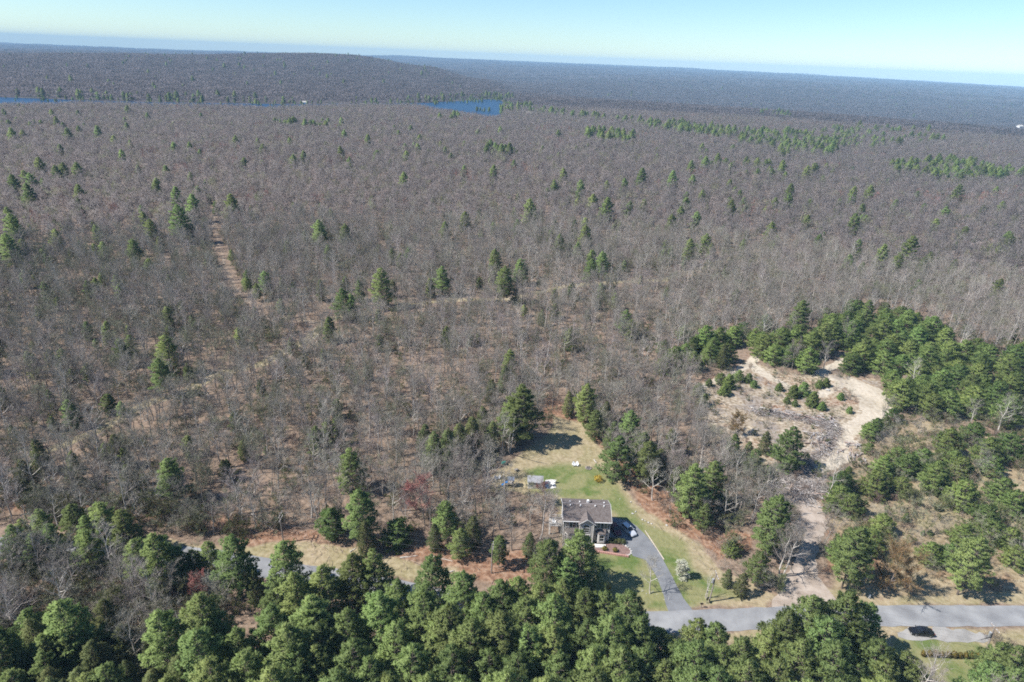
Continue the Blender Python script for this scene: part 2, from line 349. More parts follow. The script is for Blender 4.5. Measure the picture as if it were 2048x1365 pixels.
sx = np.arange(-300, 300.01, .8); sy = np.arange(20, 430.01, .8)
X, Y = np.meshgrid(sx, sy, indexing='ij')
wob = (fbm(X, Y, 9) - .5) * 7 + (fbm(X + 77, Y, 2.5) - .5) * 3
def zone(*names, soft=2.2):
    v = np.zeros(X.shape)
    for nm in names:
        p = P[nm]; bb = (X > p[:, 0].min() - 12) & (X < p[:, 0].max() + 12) & (Y > p[:, 1].min() - 12) & (Y < p[:, 1].max() + 12)
        t = np.zeros(X.shape); t[bb] = smooth(-soft, soft, sdf(p, X[bb], Y[bb]) + wob[bb] * .6); v = np.maximum(v, t)
    return v
def line_zone(nm, w):
    return smooth(w + .9, w - .9, seg_dist(LN[nm], X, Y) + wob * .25)
A = {}
A['lawn'] = np.maximum.reduce([zone('green', soft=4.5) * .86, zone('yard', soft=3) * .30, zone('nearlawn') * .95, zone('verge') * .3, zone('field', soft=5) * .22])
A['dry'] = np.maximum.reduce([zone('yard') * .9, zone('beltdry'), zone('clearing') * .45, zone('field') * .55, zone('fielddry', soft=6) * .9, zone('verge'), zone('verge_near'), line_zone('trail_b', 2.2) * .95])
A['litter'] = np.maximum.reduce([zone('orange'), zone('orange2'), zone('orange3') * .9, zone('belt', soft=4) * .85, zone('leftlit', soft=5) * .6, zone('field', soft=4) * .5, zone('clearing', soft=3) * smooth(.5, .66, fbm(X + 40, Y - 30, 12)) * .8, line_zone('trail_b', 1.8) * .7]) * (1 - zone('beltdry', soft=4) * .7)
A['litter'] = np.maximum(A['litter'], .32 * smooth(230, 130, np.hypot(X - 20, Y - 170)))
A['sand'] = np.maximum.reduce([zone('sandtrack', soft=1.6), line_zone('ruts', 2.0) * .8, line_zone('rut2', 1.8) * .75, line_zone('trail_a', 1.2) * .45, line_zone('trail_c', 2.0) * .45, line_zone('trail_b', 1.2) * .42, zone('clearing', soft=3) * .46])
A['rubble'] = np.maximum(zone('rubble', soft=2), zone('clearing', soft=4) * smooth(.42, .62, fbm(X, Y, 14)) * .55) * (1 - zone('sandtrack', soft=2))
Z = (fbm(X, Y, 6) - .5) * .35 + (fbm(X, Y, 40) - .5) * .5
flat = np.maximum.reduce([smooth(9, 4, seg_dist(ROAD, X, Y)), smooth(-5, -1, sdf(DRIVE, X, Y)), smooth(-5, -1, sdf(GRAVEL, X, Y)), smooth(-5, -1, sdf(PULL, X, Y)), zone('yard') * .8])
edge = smooth(0, 25, np.minimum.reduce([X + 300, 300 - X, Y - 20, 430 - Y]))
Z = Z * (1 - flat) * edge - flat * .02
def ground_z(x, y):
    i = int(round((x + 300) / .8)); j = int(round((y - 20) / .8))
    if 0 <= i < Z.shape[0] and 0 <= j < Z.shape[1]: return float(Z[i, j])
    return float(hterrain(np.array([float(x)]), np.array([float(y)]))[0])
n0, n1 = X.shape
idx = np.arange(n0 * n1).reshape(n0, n1)
quads = np.stack([idx[:-1, :-1], idx[1:, :-1], idx[1:, 1:], idx[:-1, 1:]], -1).reshape(-1, 4)
VV = np.stack([X, Y, Z], -1).reshape(-1, 3)
qc = lambda a: (a[:-1, :-1] + a[1:, 1:]).reshape(-1) / 2
is_lawn = qc(np.maximum(zone('yard', soft=1), zone('nearlawn', soft=1))) > .5
is_clr = (qc(np.maximum(zone('clearing', soft=1), zone('sandtrack', soft=1))) > .5) & ~is_lawn
for nm, sel in (('forest_floor', ~is_lawn & ~is_clr), ('lawn', is_lawn), ('sandy_clearing', is_clr)):
    u, inv = np.unique(quads[sel], return_inverse=True)
    me = mesh_np(nm, VV[u], [inv.reshape(-1, 4)], [M['ground']], smooth_shade=True)
    for k, a in A.items():
        t = me.attributes.new(k, 'FLOAT', 'POINT'); t.data.foreach_set('value', a.reshape(-1)[u].astype(np.float32))
    tag(put(nm, me), kind='structure')

def ribbon(line, w, name, material, z, seed, jag=.35):
    pts = []; rng = random.Random(seed)
    line = [Vector((a, b)) for a, b in line]; dense = []
    for a, b in zip(line[:-1], line[1:]):
        k = max(1, int((b - a).length / 2.0)); dense += [a.lerp(b, t / k) for t in range(k)]
    dense.append(line[-1])
    for _ in range(6): dense = [dense[0]] + [(dense[i - 1] + dense[i] * 2 + dense[i + 1]) / 4 for i in range(1, len(dense) - 1)] + [dense[-1]]
    L, Rr = [], []
    for i, p in enumerate(dense):
        d = (dense[min(i + 1, len(dense) - 1)] - dense[max(i - 1, 0)]).normalized(); nn = Vector((-d.y, d.x))
        L.append(p + nn * (w / 2 + rng.uniform(-jag, jag) * .5)); Rr.append(p - nn * (w / 2 + rng.uniform(-jag, jag) * .5))
    k = len(dense); b = MB()
    b.add([(q.x, q.y, z) for q in L] + [(q.x, q.y, z) for q in Rr], [(i, k + i, k + i + 1, i + 1) for i in range(k - 1)])
    return tag(b.build(name, material), kind='structure')
def patch(poly, name, material, z, seed, jag=.3, step=1.2):
    rng = random.Random(seed); pts = []
    poly = [Vector(p) for p in poly]; n = len(poly)
    for i in range(n):
        p0, p1, p2, p3 = poly[i - 1], poly[i], poly[(i + 1) % n], poly[(i + 2) % n]
        k = max(1, int((p2 - p1).length / step))
        for t in range(k):
            u = t / k
            q = p1.lerp(p2, u) * .6 + .4 * .5 * ((2 * p1) + (p2 - p0) * u + (2 * p0 - 5 * p1 + 4 * p2 - p3) * u * u + (3 * p1 - p0 - 3 * p2 + p3) * u ** 3)
            pts.append((q.x + rng.uniform(-jag, jag), q.y + rng.uniform(-jag, jag), z))
    b = MB(); b.add(pts, [tuple(range(len(pts)))])
    return tag(b.build(name, material), kind='structure')
ribbon(ROAD, 5.6, 'road', M['asphalt'], .030, 1)
patch(DRIVE, 'driveway', M['drive'], .022, 2, .06)
patch(GRAVEL, 'gravel_track', M['gravel'], .014, 3, .5)
patch(PULL, 'gravel_pull_off', mat('grey gravel', (.22, .21, .195), .95, (.32, .305, .285), .4, bump=.03, bscale=5), .010, 4, .6)

# ------------------------------------------------------------------ vegetation: meshes
def sticks(P0, P1, R0, R1, n=3):
    P0, P1 = np.asarray(P0, float), np.asarray(P1, float); R0, R1 = np.asarray(R0, float), np.asarray(R1, float)
    d = P1 - P0; d /= np.maximum(np.linalg.norm(d, axis=1, keepdims=True), 1e-9)
    ref = np.where(np.abs(d[:, 2:3]) < .9, [[0, 0, 1.]], [[1., 0, 0]])
    a = np.cross(d, ref); a /= np.linalg.norm(a, axis=1, keepdims=True); b = np.cross(d, a)
    V = []
    for base, r in ((P0, R0), (P1, R1)):
        for k in range(n):
            t = 2 * math.pi * k / n
            V.append(base + (a * math.cos(t) + b * math.sin(t)) * r[:, None])
    V = np.stack(V, 1); N = len(P0); o = np.arange(N)[:, None] * 2 * n
    F = np.concatenate([o + np.array([[k, (k + 1) % n, n + (k + 1) % n, n + k]]) for k in range(n)])
    return V.reshape(-1, 3), F
def blades(P0, D, Wd, rng):
    """one triangle each: base P0, tip P0+D, width Wd"""
    N = len(P0); r = rng.normal(size=(N, 3)); s = np.cross(D, r); s /= np.maximum(np.linalg.norm(s, axis=1, keepdims=True), 1e-9)
    V = np.stack([P0 - s * Wd[:, None] / 2, P0 + s * Wd[:, None] / 2, P0 + D], 1).reshape(-1, 3)
    return V, np.arange(N * 3).reshape(-1, 3)
def orient(V, F, Nn):
    """turn each blade so that its face looks the way the foliage surface looks"""
    g = np.cross(V[F[:, 1]] - V[F[:, 0]], V[F[:, 2]] - V[F[:, 0]]); s = (g * Nn).sum(1) < 0
    F = F.copy(); F[s, 1], F[s, 2] = F[s, 2].copy(), F[s, 1].copy(); return F
def join(parts, name, mats):
    V, polys, ids, o = [], {3: [], 4: []}, {3: [], 4: []}, 0
    nrm = {3: [], 4: []}
    for p_ in parts:
        v, f, mi = p_[:3]
        if not len(f): continue
        nn = p_[3] if len(p_) > 3 and p_[3] is not None else np.zeros((len(f), 3)); nrm[f.shape[1]].append(np.repeat(nn, f.shape[1], 0))
        V.append(v); k = f.shape[1]; polys[k].append(f + o); ids[k].append(np.full(len(f), mi)); o += len(v)
    pl = [np.concatenate(polys[k]) for k in (3, 4) if polys[k]]; mi = np.concatenate([np.concatenate(ids[k]) for k in (3, 4) if ids[k]])
    me = mesh_np(name, np.concatenate(V), pl, mats, mi)
    ln = np.concatenate([np.concatenate(nrm[k]) for k in (3, 4) if nrm[k]])
    if np.abs(ln).sum() > 0 and len(ln) == len(me.loops):
        me.polygons.foreach_set('use_smooth', np.array([len(p.vertices) == 3 for p in me.polygons])) if False else None
        sm = np.concatenate([np.abs(np.concatenate(nrm[k])).reshape(-1, k, 3).sum((1, 2)) > 0 for k in (3, 4) if nrm[k]])
        me.polygons.foreach_set('use_smooth', sm)
        me.normals_split_custom_set(ln.astype(np.float32))
    return me
def unit(v): return v / max(np.linalg.norm(v), 1e-9)
def bare_tree(seed, H, Rc, n_limb=11, n_sub=5, n_twig=520, twig_w=.03, thick=1.0, low=.38, stems=1, soft=False):
    rng = np.random.RandomState(seed); trunk, br, tw0, twd, tww = [], [], [], [], []
    for s_ in range(stems):
        lean = rng.normal(size=2) * (.04 if stems == 1 else .22); p = np.array([0, 0, -.3]) + np.array([*rng.normal(size=2) * (.25 if stems > 1 else 0), 0])
        pts = [p]; nseg = 7
        for i in range(nseg):
            p = p + np.array([lean[0] * H / nseg + rng.normal() * .16, lean[1] * H / nseg + rng.normal() * .16, (H * .86 + .3) / nseg]); pts.append(p)
        r0 = .0125 * H * thick / math.sqrt(stems)
        rad = [r0 * (1 - .85 * i / nseg) for i in range(nseg + 1)]
        for i in range(nseg): trunk.append((pts[i], pts[i + 1], rad[i], rad[i + 1]))
        for k in range(max(4, n_limb // stems)):
            t = low + (.98 - low) * (k + rng.rand()) / max(4, n_limb // stems); z = t * nseg; i = min(int(z), nseg - 1)
            b0 = pts[i] + (pts[i + 1] - pts[i]) * (z - i)
            az = k * 2.4 + rng.rand() * 1.2; el = R_(rng.uniform(12, 42) + 26 * t)
            L = Rc * rng.uniform(.75, 1.2) * (1.15 - .55 * abs(t - .55) * 2)
            d = np.array([math.cos(az) * math.cos(el), math.sin(az) * math.cos(el), math.sin(el)]); q = b0; rb = rad[i] * .55
            lp = [q]
            for sgi in range(3):
                d = unit(d + rng.normal(size=3) * .22 + np.array([0, 0, .14])); q2 = q + d * L / 3
                br.append((q, q2, rb * (1 - .28 * sgi), rb * (1 - .28 * (sgi + 1)))); q = q2; lp.append(q)
            for m_ in range(n_sub):
                tt = rng.uniform(.7, 3); ii = min(int(tt), 2); c0 = lp[ii] + (lp[ii + 1] - lp[ii]) * (tt - ii)
                dd = unit(unit(c0 - b0) + rng.normal(size=3) * .65 + np.array([0, 0, .3])); LL = Rc * rng.uniform(.22, .5)
                c1 = c0 + dd * LL * .5; dd2 = unit(dd + rng.normal(size=3) * .3 + np.array([0, 0, .15])); c2 = c1 + dd2 * LL * .5
                br.append((c0, c1, rb * .30, rb * .2)); br.append((c1, c2, rb * .2, rb * .08))
                nt_ = max(1, int(n_twig / (n_limb * n_sub)))
                for w in range(nt_):
                    u = rng.uniform(.15, 1); e0 = c0 + (c2 - c0) * u + rng.normal(size=3) * .12
                    tw0.append(e0); twd.append(unit(dd2 + rng.normal(size=3) * .75 + np.array([0, 0, .25])) * rng.uniform(.5, 1.4) * (Rc / 4) ** .5); tww.append(twig_w * rng.uniform(.7, 1.3))
    tr = list(zip(*trunk)); bb = list(zip(*br))
    T = sticks(*[np.array(a) for a in tr], n=6); Bv = sticks(*[np.array(a) for a in bb], n=3)
    Tw = blades(np.array(tw0), np.array(twd), np.array(tww), rng)
    if soft:                                             # far crowns: shade each fine twig as part of the rounded crown
        nn = np.array(tw0) - np.array([0, 0, H * .5]); nn /= np.linalg.norm(nn, axis=1, keepdims=True); nn = nn * .8 + np.array([0, 0, .9]) + rng.normal(size=nn.shape) * .25; nn /= np.linalg.norm(nn, axis=1, keepdims=True)
        Tw = (Tw[0], orient(Tw[0], Tw[1], nn), nn)
    return T, Bv, Tw
def pine(seed, H, Rc, base=.12, whorl=.8, nb=6, dens=1.0, needle=.42, wid=.15, shape='tall', droop=0.0, tier=0.0):
    rng = np.random.RandomState(seed)
    lean = rng.normal(size=2) * .015 * H
    zs = np.linspace(0, H, 6); px = lean[0] * (zs / H) ** 2; py = lean[1] * (zs / H) ** 2
    pts = np.stack([px, py, zs], 1); pts[0, 2] = -.3
    rr = .012 * H * (1 - .9 * zs / H) + .02
    T = sticks(pts[:-1], pts[1:], rr[:-1], rr[1:], 6)
    b0s, b1s, br0, tp, td, tc_ = [], [], [], [], [], []
    z = H * base
    lob = rng.uniform(.80, 1.16, 7)
    while z < H * .985:
        t = (z - H * base) / (H * (1 - base))
        prof = {'tall': (1 - t ** 2.1) ** .82 * (.62 + .38 * min(1, t / .25)), 'dome': (1 - t ** 1.9) ** .72, 'cone': (1 - t) ** .8 * .97 + .03}[shape]
        Rz = Rc * prof * (1 + tier * rng.uniform(-1, 1))
        n = max(3, int(round(nb * (.6 + .4 * prof)))); a0 = rng.rand() * 6.28
        for k in range(n):
            az = a0 + 2 * math.pi * k / n + rng.normal() * .2
            L = Rz * rng.uniform(.72, 1.12) * lob[int(az / 6.2832 * 7) % 7]
            if L < .25: L = .25
            up = .10 + .45 * t - droop + rng.normal() * .07
            d = np.array([math.cos(az), math.sin(az), up]); d = unit(d); side = np.array([-math.sin(az), math.cos(az), 0])
            o = np.array([px[0] + lean[0] * (z / H) ** 2, lean[1] * (z / H) ** 2, z + rng.normal() * whorl * .15])
            b0s.append(o); b1s.append(o + d * L * .9); br0.append(.015 + .012 * L)
            nt_ = max(3, int(dens * (4 + 5.2 * L)))
            u = np.sqrt(rng.uniform(.10, 1.0, nt_)); wd = (rng.rand(nt_) - .5) * .72 * L * np.sqrt(np.clip(1.15 - u, 0.05, 1)) * .9
            c = o + d * (L * u)[:, None] + side * wd[:, None] + np.stack([np.zeros(nt_), np.zeros(nt_), rng.normal(size=nt_) * .10 - droop * (u * L) ** 2 * .10], 1)
            tc_.append(c - np.stack([o[0] + 0 * u, o[1] + 0 * u, o[2] - .35 * L + 0 * u], 1) * 1.0); tp.append(c); td.append(np.tile(d, (nt_, 1)) + side * (wd / max(L, .3))[:, None] * .8)
        z += whorl * rng.uniform(.8, 1.2) * (1 - .35 * t)
    tp.append(np.array([[lean[0], lean[1], H - .2 - .12 * i] for i in range(5)])); td.append(np.tile([0, 0, 1.], (5, 1))); tc_.append(np.tile([0, 0, 1.], (5, 1)))
    out = np.concatenate(tc_); out /= np.linalg.norm(out, axis=1, keepdims=True); out = out + rng.normal(size=out.shape) * .28 + np.array([0, 0, .28])
    C = np.concatenate(tp); D = np.concatenate(td); K = 5
    C = np.repeat(C, K, 0); D = np.repeat(D, K, 0) + rng.normal(size=(len(C), 3)) * .62 + np.array([0, 0, .38 - droop])
    D /= np.linalg.norm(D, axis=1, keepdims=True)
    Ln = needle * rng.uniform(.65, 1.3, len(C))
    Nd = blades(C, D * Ln[:, None], wid * rng.uniform(.7, 1.3, len(C)), rng)
    Br = sticks(np.array(b0s), np.array(b1s), np.array(br0), np.array(br0) * .25, 3)
    Nn = np.repeat(out, K, 0) + rng.normal(size=(len(C), 3)) * .22; Nn /= np.linalg.norm(Nn, axis=1, keepdims=True)
    return T, Br, (Nd[0], orient(Nd[0], Nd[1], Nn), Nn)
class Kind:
    """one form of plant: a trunk mesh, a crown mesh, and both joined for the masses"""
    def __init__(s, name, TBN, m_trunk, m_branch, m_leaf, size):
        T, B, N = TBN
        s.trunk = mesh_np(name + ' trunk', T[0], [T[1]], [m_trunk])
        s.crown = join([(B[0], B[1], 0), (N[0], N[1], 1, N[2] if len(N) > 2 else None)], name + ' crown', [m_branch, m_leaf])
        s.whole = None; s.args = (name, T, B, N, m_trunk, m_branch, m_leaf); s.size = size
    def joined(s):
        if s.whole is None:
            name, T, B, N, mt, mb, ml = s.args
            s.whole = join([(T[0], T[1], 0), (B[0], B[1], 1), (N[0], N[1], 2, N[2] if len(N) > 2 else None)], name + ' whole', [mt, mb, ml])
        return s.whole
def low_kinds():
    ks = []
    for k in range(8):
        mt, mb, tw = [(M['bark'], M['bark'], M['twig']), (M['bark_pale'], M['bark_pale'], M['twig']), (M['bark'], M['twig'], M['twig_purple']), (M['bark_pale'], M['bark'], M['twig']), (M['bark'], M['bark'], M['twig_green']), (M['bark_pale'], M['bark_pale'], M['twig_purple']), (M['bark'], M['bark'], M['twig']), (M['bark_dark'], M['bark'], M['twig_green'])][k]
        Hh = [14, 13.5, 12, 15, 11, 13.5, 12.5, 10][k]; Rc = [3.8, 3.4, 3.2, 4.0, 3.1, 3.6, 4.0, 2.8][k]
        ks.append(Kind('bare tree', bare_tree(100 + k, Hh, Rc * 1.15, 13, 6, 1150, .032, low=.34, thick=1.22), mt, mb, tw, (Hh, Rc)))
    return ks
BARE = low_kinds()
RED = Kind('red maple', bare_tree(200, 11, 3.6, 13, 7, 2600, .06, low=.25), M['bark'], M['bark'], M['twig_red'], (11, 3.6))
ORANGE = Kind('orange tree', bare_tree(201, 12, 6.0, 18, 9, 6000, .075, low=.12), M['bark'], M['bark'], M['twig_orange'], (12, 5))
BLOSSOM = Kind('blossom tree', bare_tree(202, 4.6, 1.5, 16, 9, 5000, .11, low=.10), M['bark'], M['bark'], M['blossom'], (5, 1.9))
BIRCH = Kind('birch', bare_tree(203, 8, 3.0, 12, 6, 1300, .03, low=.1, stems=4), M['bark_pale'], M['bark_pale'], M['twig'], (8, 3))
SNAG = Kind('snag', bare_tree(204, 9, 2.6, 8, 3, 24, .03, thick=1.7, low=.3, stems=2), M['bark_pale'], M['bark_pale'], M['bark_pale'], (9, 2.6))
BUSHY = Kind('brush', bare_tree(205, 4.5, 2.4, 16, 6, 1300, .03, low=.05, stems=5), M['leaf_brown'], M['leaf_brown'], M['twig'], (4.5, 2.4))
GREENBUD = Kind('budding tree', bare_tree(206, 12, 3.6, 12, 6, 1500, .07, low=.3), M['bark'], M['bark'], M['twig_green'], (12, 3.6))
PINES = [Kind('tall pine', pine(300 + k, [17, 15, 18, 14][k], [5.2, 4.9, 5.4, 4.8][k], [.14, .1, .2, .06][k], 1.0, 6, 2.1, .46, .17, 'tall', tier=.15), M['bark_dark'], M['bark_dark'], M['needle'], ([17, 15, 18, 14][k], [4.3, 4.0, 4.6, 3.9][k])) for k in range(4)]
YOUNG = [Kind('young pine', pine(320 + k, [7.6, 8.4, 7][k], [4.3, 4.2, 4.5][k], .03, .66, 7, 1.8, .42, .15, ['dome', 'tall', 'dome'][k], tier=.14), M['bark_dark'], M['bark_dark'], M['needle_young'], ([7.6, 8.4, 7][k], [4.3, 4.2, 4.5][k])) for k in range(3)]
SMALL = [Kind('small pine', pine(330 + k, [3.2, 4][k], [1.5, 1.6][k], .02, .35, 7, 2.2, .30, .12, ['dome', 'dome'][k], tier=.15), M['bark_dark'], M['bark_dark'], M['needle_young'], ([3.2, 4][k], [1.5, 1.6][k])) for k in range(2)]
HEMLOCK = [Kind('dark hemlock', pine(340 + k, [13, 11][k], [3.6, 3.2][k], .05, .6, 7, 1.15, .42, .13, 'tall', droop=.22), M['bark_dark'], M['bark_dark'], M['needle_dark'], ([13, 11][k], [3.6, 3.2][k])) for k in range(2)]

def plant(kind, name, x, y, label, cat, group=None, s=1.0, rz=None, sxy=None):
    rz = random.random() * 6.28 if rz is None else rz
    t = thing(name, label, cat, (x, y, ground_z(x, y) - .05), rz, group, (s * (sxy or 1), s * (sxy or 1), s))
    put('trunk', kind.trunk, t); put('crown', kind.crown, t)
    return t
def mass(name, pts, rots, scls, vids, kinds, label, scz=None):
    """a far-off wood that reads as one mass: one object of instanced trees"""
    src = bpy.data.collections.new(name + ' forms')
    for i, k in enumerate(kinds):
        o = bpy.data.objects.new('%s form %02d' % (name, i), k.joined() if isinstance(k, Kind) else k); src.objects.link(o)
    me = bpy.data.meshes.new(name); me.vertices.add(len(pts)); me.vertices.foreach_set('co', np.asarray(pts, np.float32).ravel())
    for nm, ty, v in (('turn', 'FLOAT', rots), ('size', 'FLOAT', scls), ('form', 'INT', vids)):
        a = me.attributes.new(nm, ty, 'POINT'); a.data.foreach_set('value', np.asarray(v, np.int32 if ty == 'INT' else np.float32))
    o = put(name, me); tag(o, label, kind='stuff')
    g = bpy.data.node_groups.new(name, 'GeometryNodeTree')
    g.interface.new_socket('Geometry', in_out='INPUT', socket_type='NodeSocketGeometry'); g.interface.new_socket('Geometry', in_out='OUTPUT', socket_type='NodeSocketGeometry')
    N, L = g.nodes, g.links
    gi, go, ip, ci, cb = N.new('NodeGroupInput'), N.new('NodeGroupOutput'), N.new('GeometryNodeInstanceOnPoints'), N.new('GeometryNodeCollectionInfo'), N.new('ShaderNodeCombineXYZ')
    def na(nm, ty):
        q = N.new('GeometryNodeInputNamedAttribute'); q.data_type = ty; q.inputs['Name'].default_value = nm; return q.outputs['Attribute']
    ci.inputs['Collection'].default_value = src; ci.inputs['Separate Children'].default_value = True; ci.inputs['Reset Children'].default_value = True
    ip.inputs['Pick Instance'].default_value = True
    L.new(gi.outputs[0], ip.inputs['Points']); L.new(ci.outputs[0], ip.inputs['Instance']); L.new(na('form', 'INT'), ip.inputs['Instance Index'])
    L.new(na('turn', 'FLOAT'), cb.inputs[2]); L.new(cb.outputs[0], ip.inputs['Rotation']); L.new(na('size', 'FLOAT'), ip.inputs['Scale'])
    L.new(ip.outputs[0], go.inputs[0])
    md = o.modifiers.new('scatter', 'NODES'); md.node_group = g
    return o


# ------------------------------------------------------------------ vegetation: where each stands
random.seed(11); rng = np.random.RandomState(12)
ORD = 'first second third fourth fifth sixth seventh eighth ninth tenth eleventh twelfth thirteenth fourteenth fifteenth sixteenth seventeenth eighteenth nineteenth twentieth'.split()
def nth(i): return ORD[i] if i < 20 else ['twenty', 'thirty', 'forty', 'fifty', 'sixty', 'seventy', 'eighty', 'ninety'][(i + 1) // 10 - 2] + ('' if (i + 1) % 10 == 0 else ' ' + ORD[(i + 1) % 10 - 1])
def label_rows(items, what, stand, rows, by=1):
    """items: (px, py, thing, look); rows of the stand named from the nearest, trees counted from its left end"""
    items = sorted(items, key=lambda t: -t[1]); k = math.ceil(len(items) / rows)
    rown = ['front', 'second', 'third', 'fourth', 'fifth', 'sixth', 'seventh', 'eighth', 'ninth', 'tenth', 'eleventh', 'twelfth']
    for r in range(rows):
        for i, t in enumerate(sorted(items[r * k:(r + 1) * k], key=lambda t: t[0])):
            t[2]['label'] = '%s %s, %s from left, %s row of %s' % (t[3], what, nth(i), rown[r], stand)
taken = []                                             # (x, y, r) of every conifer and special tree
KN = {'T': PINES, 'Y': YOUNG, 'S': SMALL, 'D': HEMLOCK}
LOOK = {'T': 'tall feathery', 'Y': 'bushy low', 'S': 'small round', 'D': 'dark drooping'}
def conifers(lst, group, stand, rows, what='pine'):
    items = []
    for e in lst:
        px, py, ty, s = e[:4]
        k = random.choice(KN[ty]); Hh = k.size[0] * s
        if ty == 'S' and random.random() < .5: k = random.choice(YOUNG); s = s * 3.6 / k.size[0]; Hh = k.size[0] * s
        x, y = at(px, py, Hh * .97)
        lab = e[4] if len(e) > 4 else None
        nm = {'T': 'pine_tree', 'Y': 'pine_tree', 'S': 'young_pine', 'D': 'hemlock_tree'}[ty]
        t = plant(k, nm, x, y, lab or 'x', 'pine' if ty != 'D' else 'hemlock', group, s, None, 1.04 if ty == 'Y' else random.uniform(.95, 1.08))
        taken.append((x, y, k.size[1] * s))
        if lab is None: items.append((px, py, t, LOOK[ty]))
    label_rows(items, what, stand, rows)
belt = [(641,1140,'T',.95),(702,1115,'T',1.0),(747,1110,'T',.95),(862,1118,'T',1.0),(930,1150,'T',.9),(1000,1163,'T',.9),(1035,1158,'T',.85),(1085,1168,'T',.85),(1128,1160,'T',.8),(1175,1182,'T',.85),
 (1098,1084,'T',.92,'tall pine before the house whose top covers its bay window side'),(1165,1072,'T',1.05,'tallest pine before the house, its top against the front door'),(1135,1118,'T',.8,'yellowish pine squeezed between the two tall pines before the house'),
 (620,1195,'T',1.0),(690,1225,'T',1.0),(760,1195,'T',1.0),(795,1168,'T',1.0),(850,1188,'T',1.0),(903,1215,'T',1.05),(965,1190,'T',1.0),(1050,1205,'T',1.0),(1115,1195,'T',1.05),(1215,1188,'T',.9),(1258,1186,'T',1.0),
 (640,1255,'T',1.1),(700,1290,'T',1.1),(790,1255,'T',1.0),(880,1240,'T',1.05),(940,1250,'T',1.0),(1000,1235,'T',1.05),(1060,1258,'T',1.1),(1110,1255,'T',1.0),(1175,1245,'T',1.05),(1230,1235,'T',1.0),(1282,1240,'T',1.0),
 (590,1310,'T',1.05),(735,1320,'T',1.1),(820,1300,'T',1.05),(900,1302,'T',1.1),(975,1305,'T',1.0),(1035,1320,'T',1.1),(1120,1310,'T',1.1),(1185,1300,'T',1.0),(1245,1300,'T',1.05),(1010,1352,'T',1.1),(860,1355,'T',1.1),(1090,1360,'T',1.1),(1200,1352,'T',1.1),(670,1350,'T',1.1),(780,1365,'T',1.1),(930,1372,'T',1.1),
 (1320,1262,'T',.85),(1360,1285,'T',.9),(1290,1300,'T',1.05),(1330,1330,'T',1.1),(1250,1370,'T',1.1)]
conifers(belt, 'tall pines in the roadside belt', 'the roadside belt', 6)
rbelt = [(1400,1240,'T',.8),(1432,1250,'T',.8),(1395,1290,'T',.95),(1445,1295,'T',1.0),(1490,1280,'T',.9),(1625,1197,'T',1.05),(1700,1194,'T',1.1),(1745,1215,'T',.95),(1580,1228,'T',.95),(1660,1240,'T',1.0),(1715,1255,'T',.95),(1545,1262,'T',.9),(1605,1285,'T',1.0),(1680,1290,'T',1.0),(1760,1285,'T',.9),(1640,1320,'T',1.0),(1500,1325,'T',1.0),(1560,1335,'T',1.05),(1720,1330,'T',1.0),(1780,1325,'T',.85),(1815,1310,'T',.7),(1840,1330,'T',.6),(1440,1345,'T',1.05),(1390,1345,'T',1.0),(1620,1365,'T',1.1),(1690,1368,'T',1.1),(1770,1365,'T',1.0),(2005,1292,'T',.8),(2042,1300,'T',.9),(1995,1335,'T',.75),(2045,1345,'T',.85)]
conifers(rbelt, 'tall pines on the near side of the road', 'the stand below the road', 4)
left = [(20,1052,'T',.7),(95,1050,'T',.65),(170,1064,'T',.7),(262,1084,'T',.7),(345,1096,'T',.6),(380,1104,'T',.55),(60,1068,'T',.6),(75,1020,'T',.6),(138,1012,'T',.65),(200,1008,'T',.85),(240,1022,'T',.8),(40,1040,'T',.55),(165,1035,'T',.6),(305,1072,'T',.85),(415,1085,'T',.65),(465,1078,'T',.95),(562,1088,'T',.85),(505,1145,'D',.8),(590,1150,'T',.9),(550,1170,'T',.85),(395,1198,'T',1.0),(425,1235,'T',.8),(388,1268,'T',1.0),(470,1262,'T',1.05),(540,1215,'T',.95),(610,1215,'T',.9),(575,1255,'T',1.05),(490,1310,'T',1.1),(545,1345,'T',1.1),(625,1300,'T',1.0),(415,1330,'T',1.0),(350,1318,'D',1.0),(60,1243,'D',.9),(115,1260,'T',.65),(175,1290,'D',.95),(30,1300,'D',.9),(95,1340,'D',1.0),(20,1345,'T',.8),(150,1345,'D',.9),(330,1365,'T',.9),(455,1368,'T',1.0)]
for _i in range(60):
    _a, _b = rng.uniform(-20, 330), rng.uniform(1130, 1370)
    if _b > 1180 + (_a < 200) * 20: left.append((float(_a), float(_b), 'D' if rng.rand() < .7 else 'T', float(rng.uniform(.55, .95))))
conifers(left, 'pines about the bend of the road', 'the road bend pines', 5)
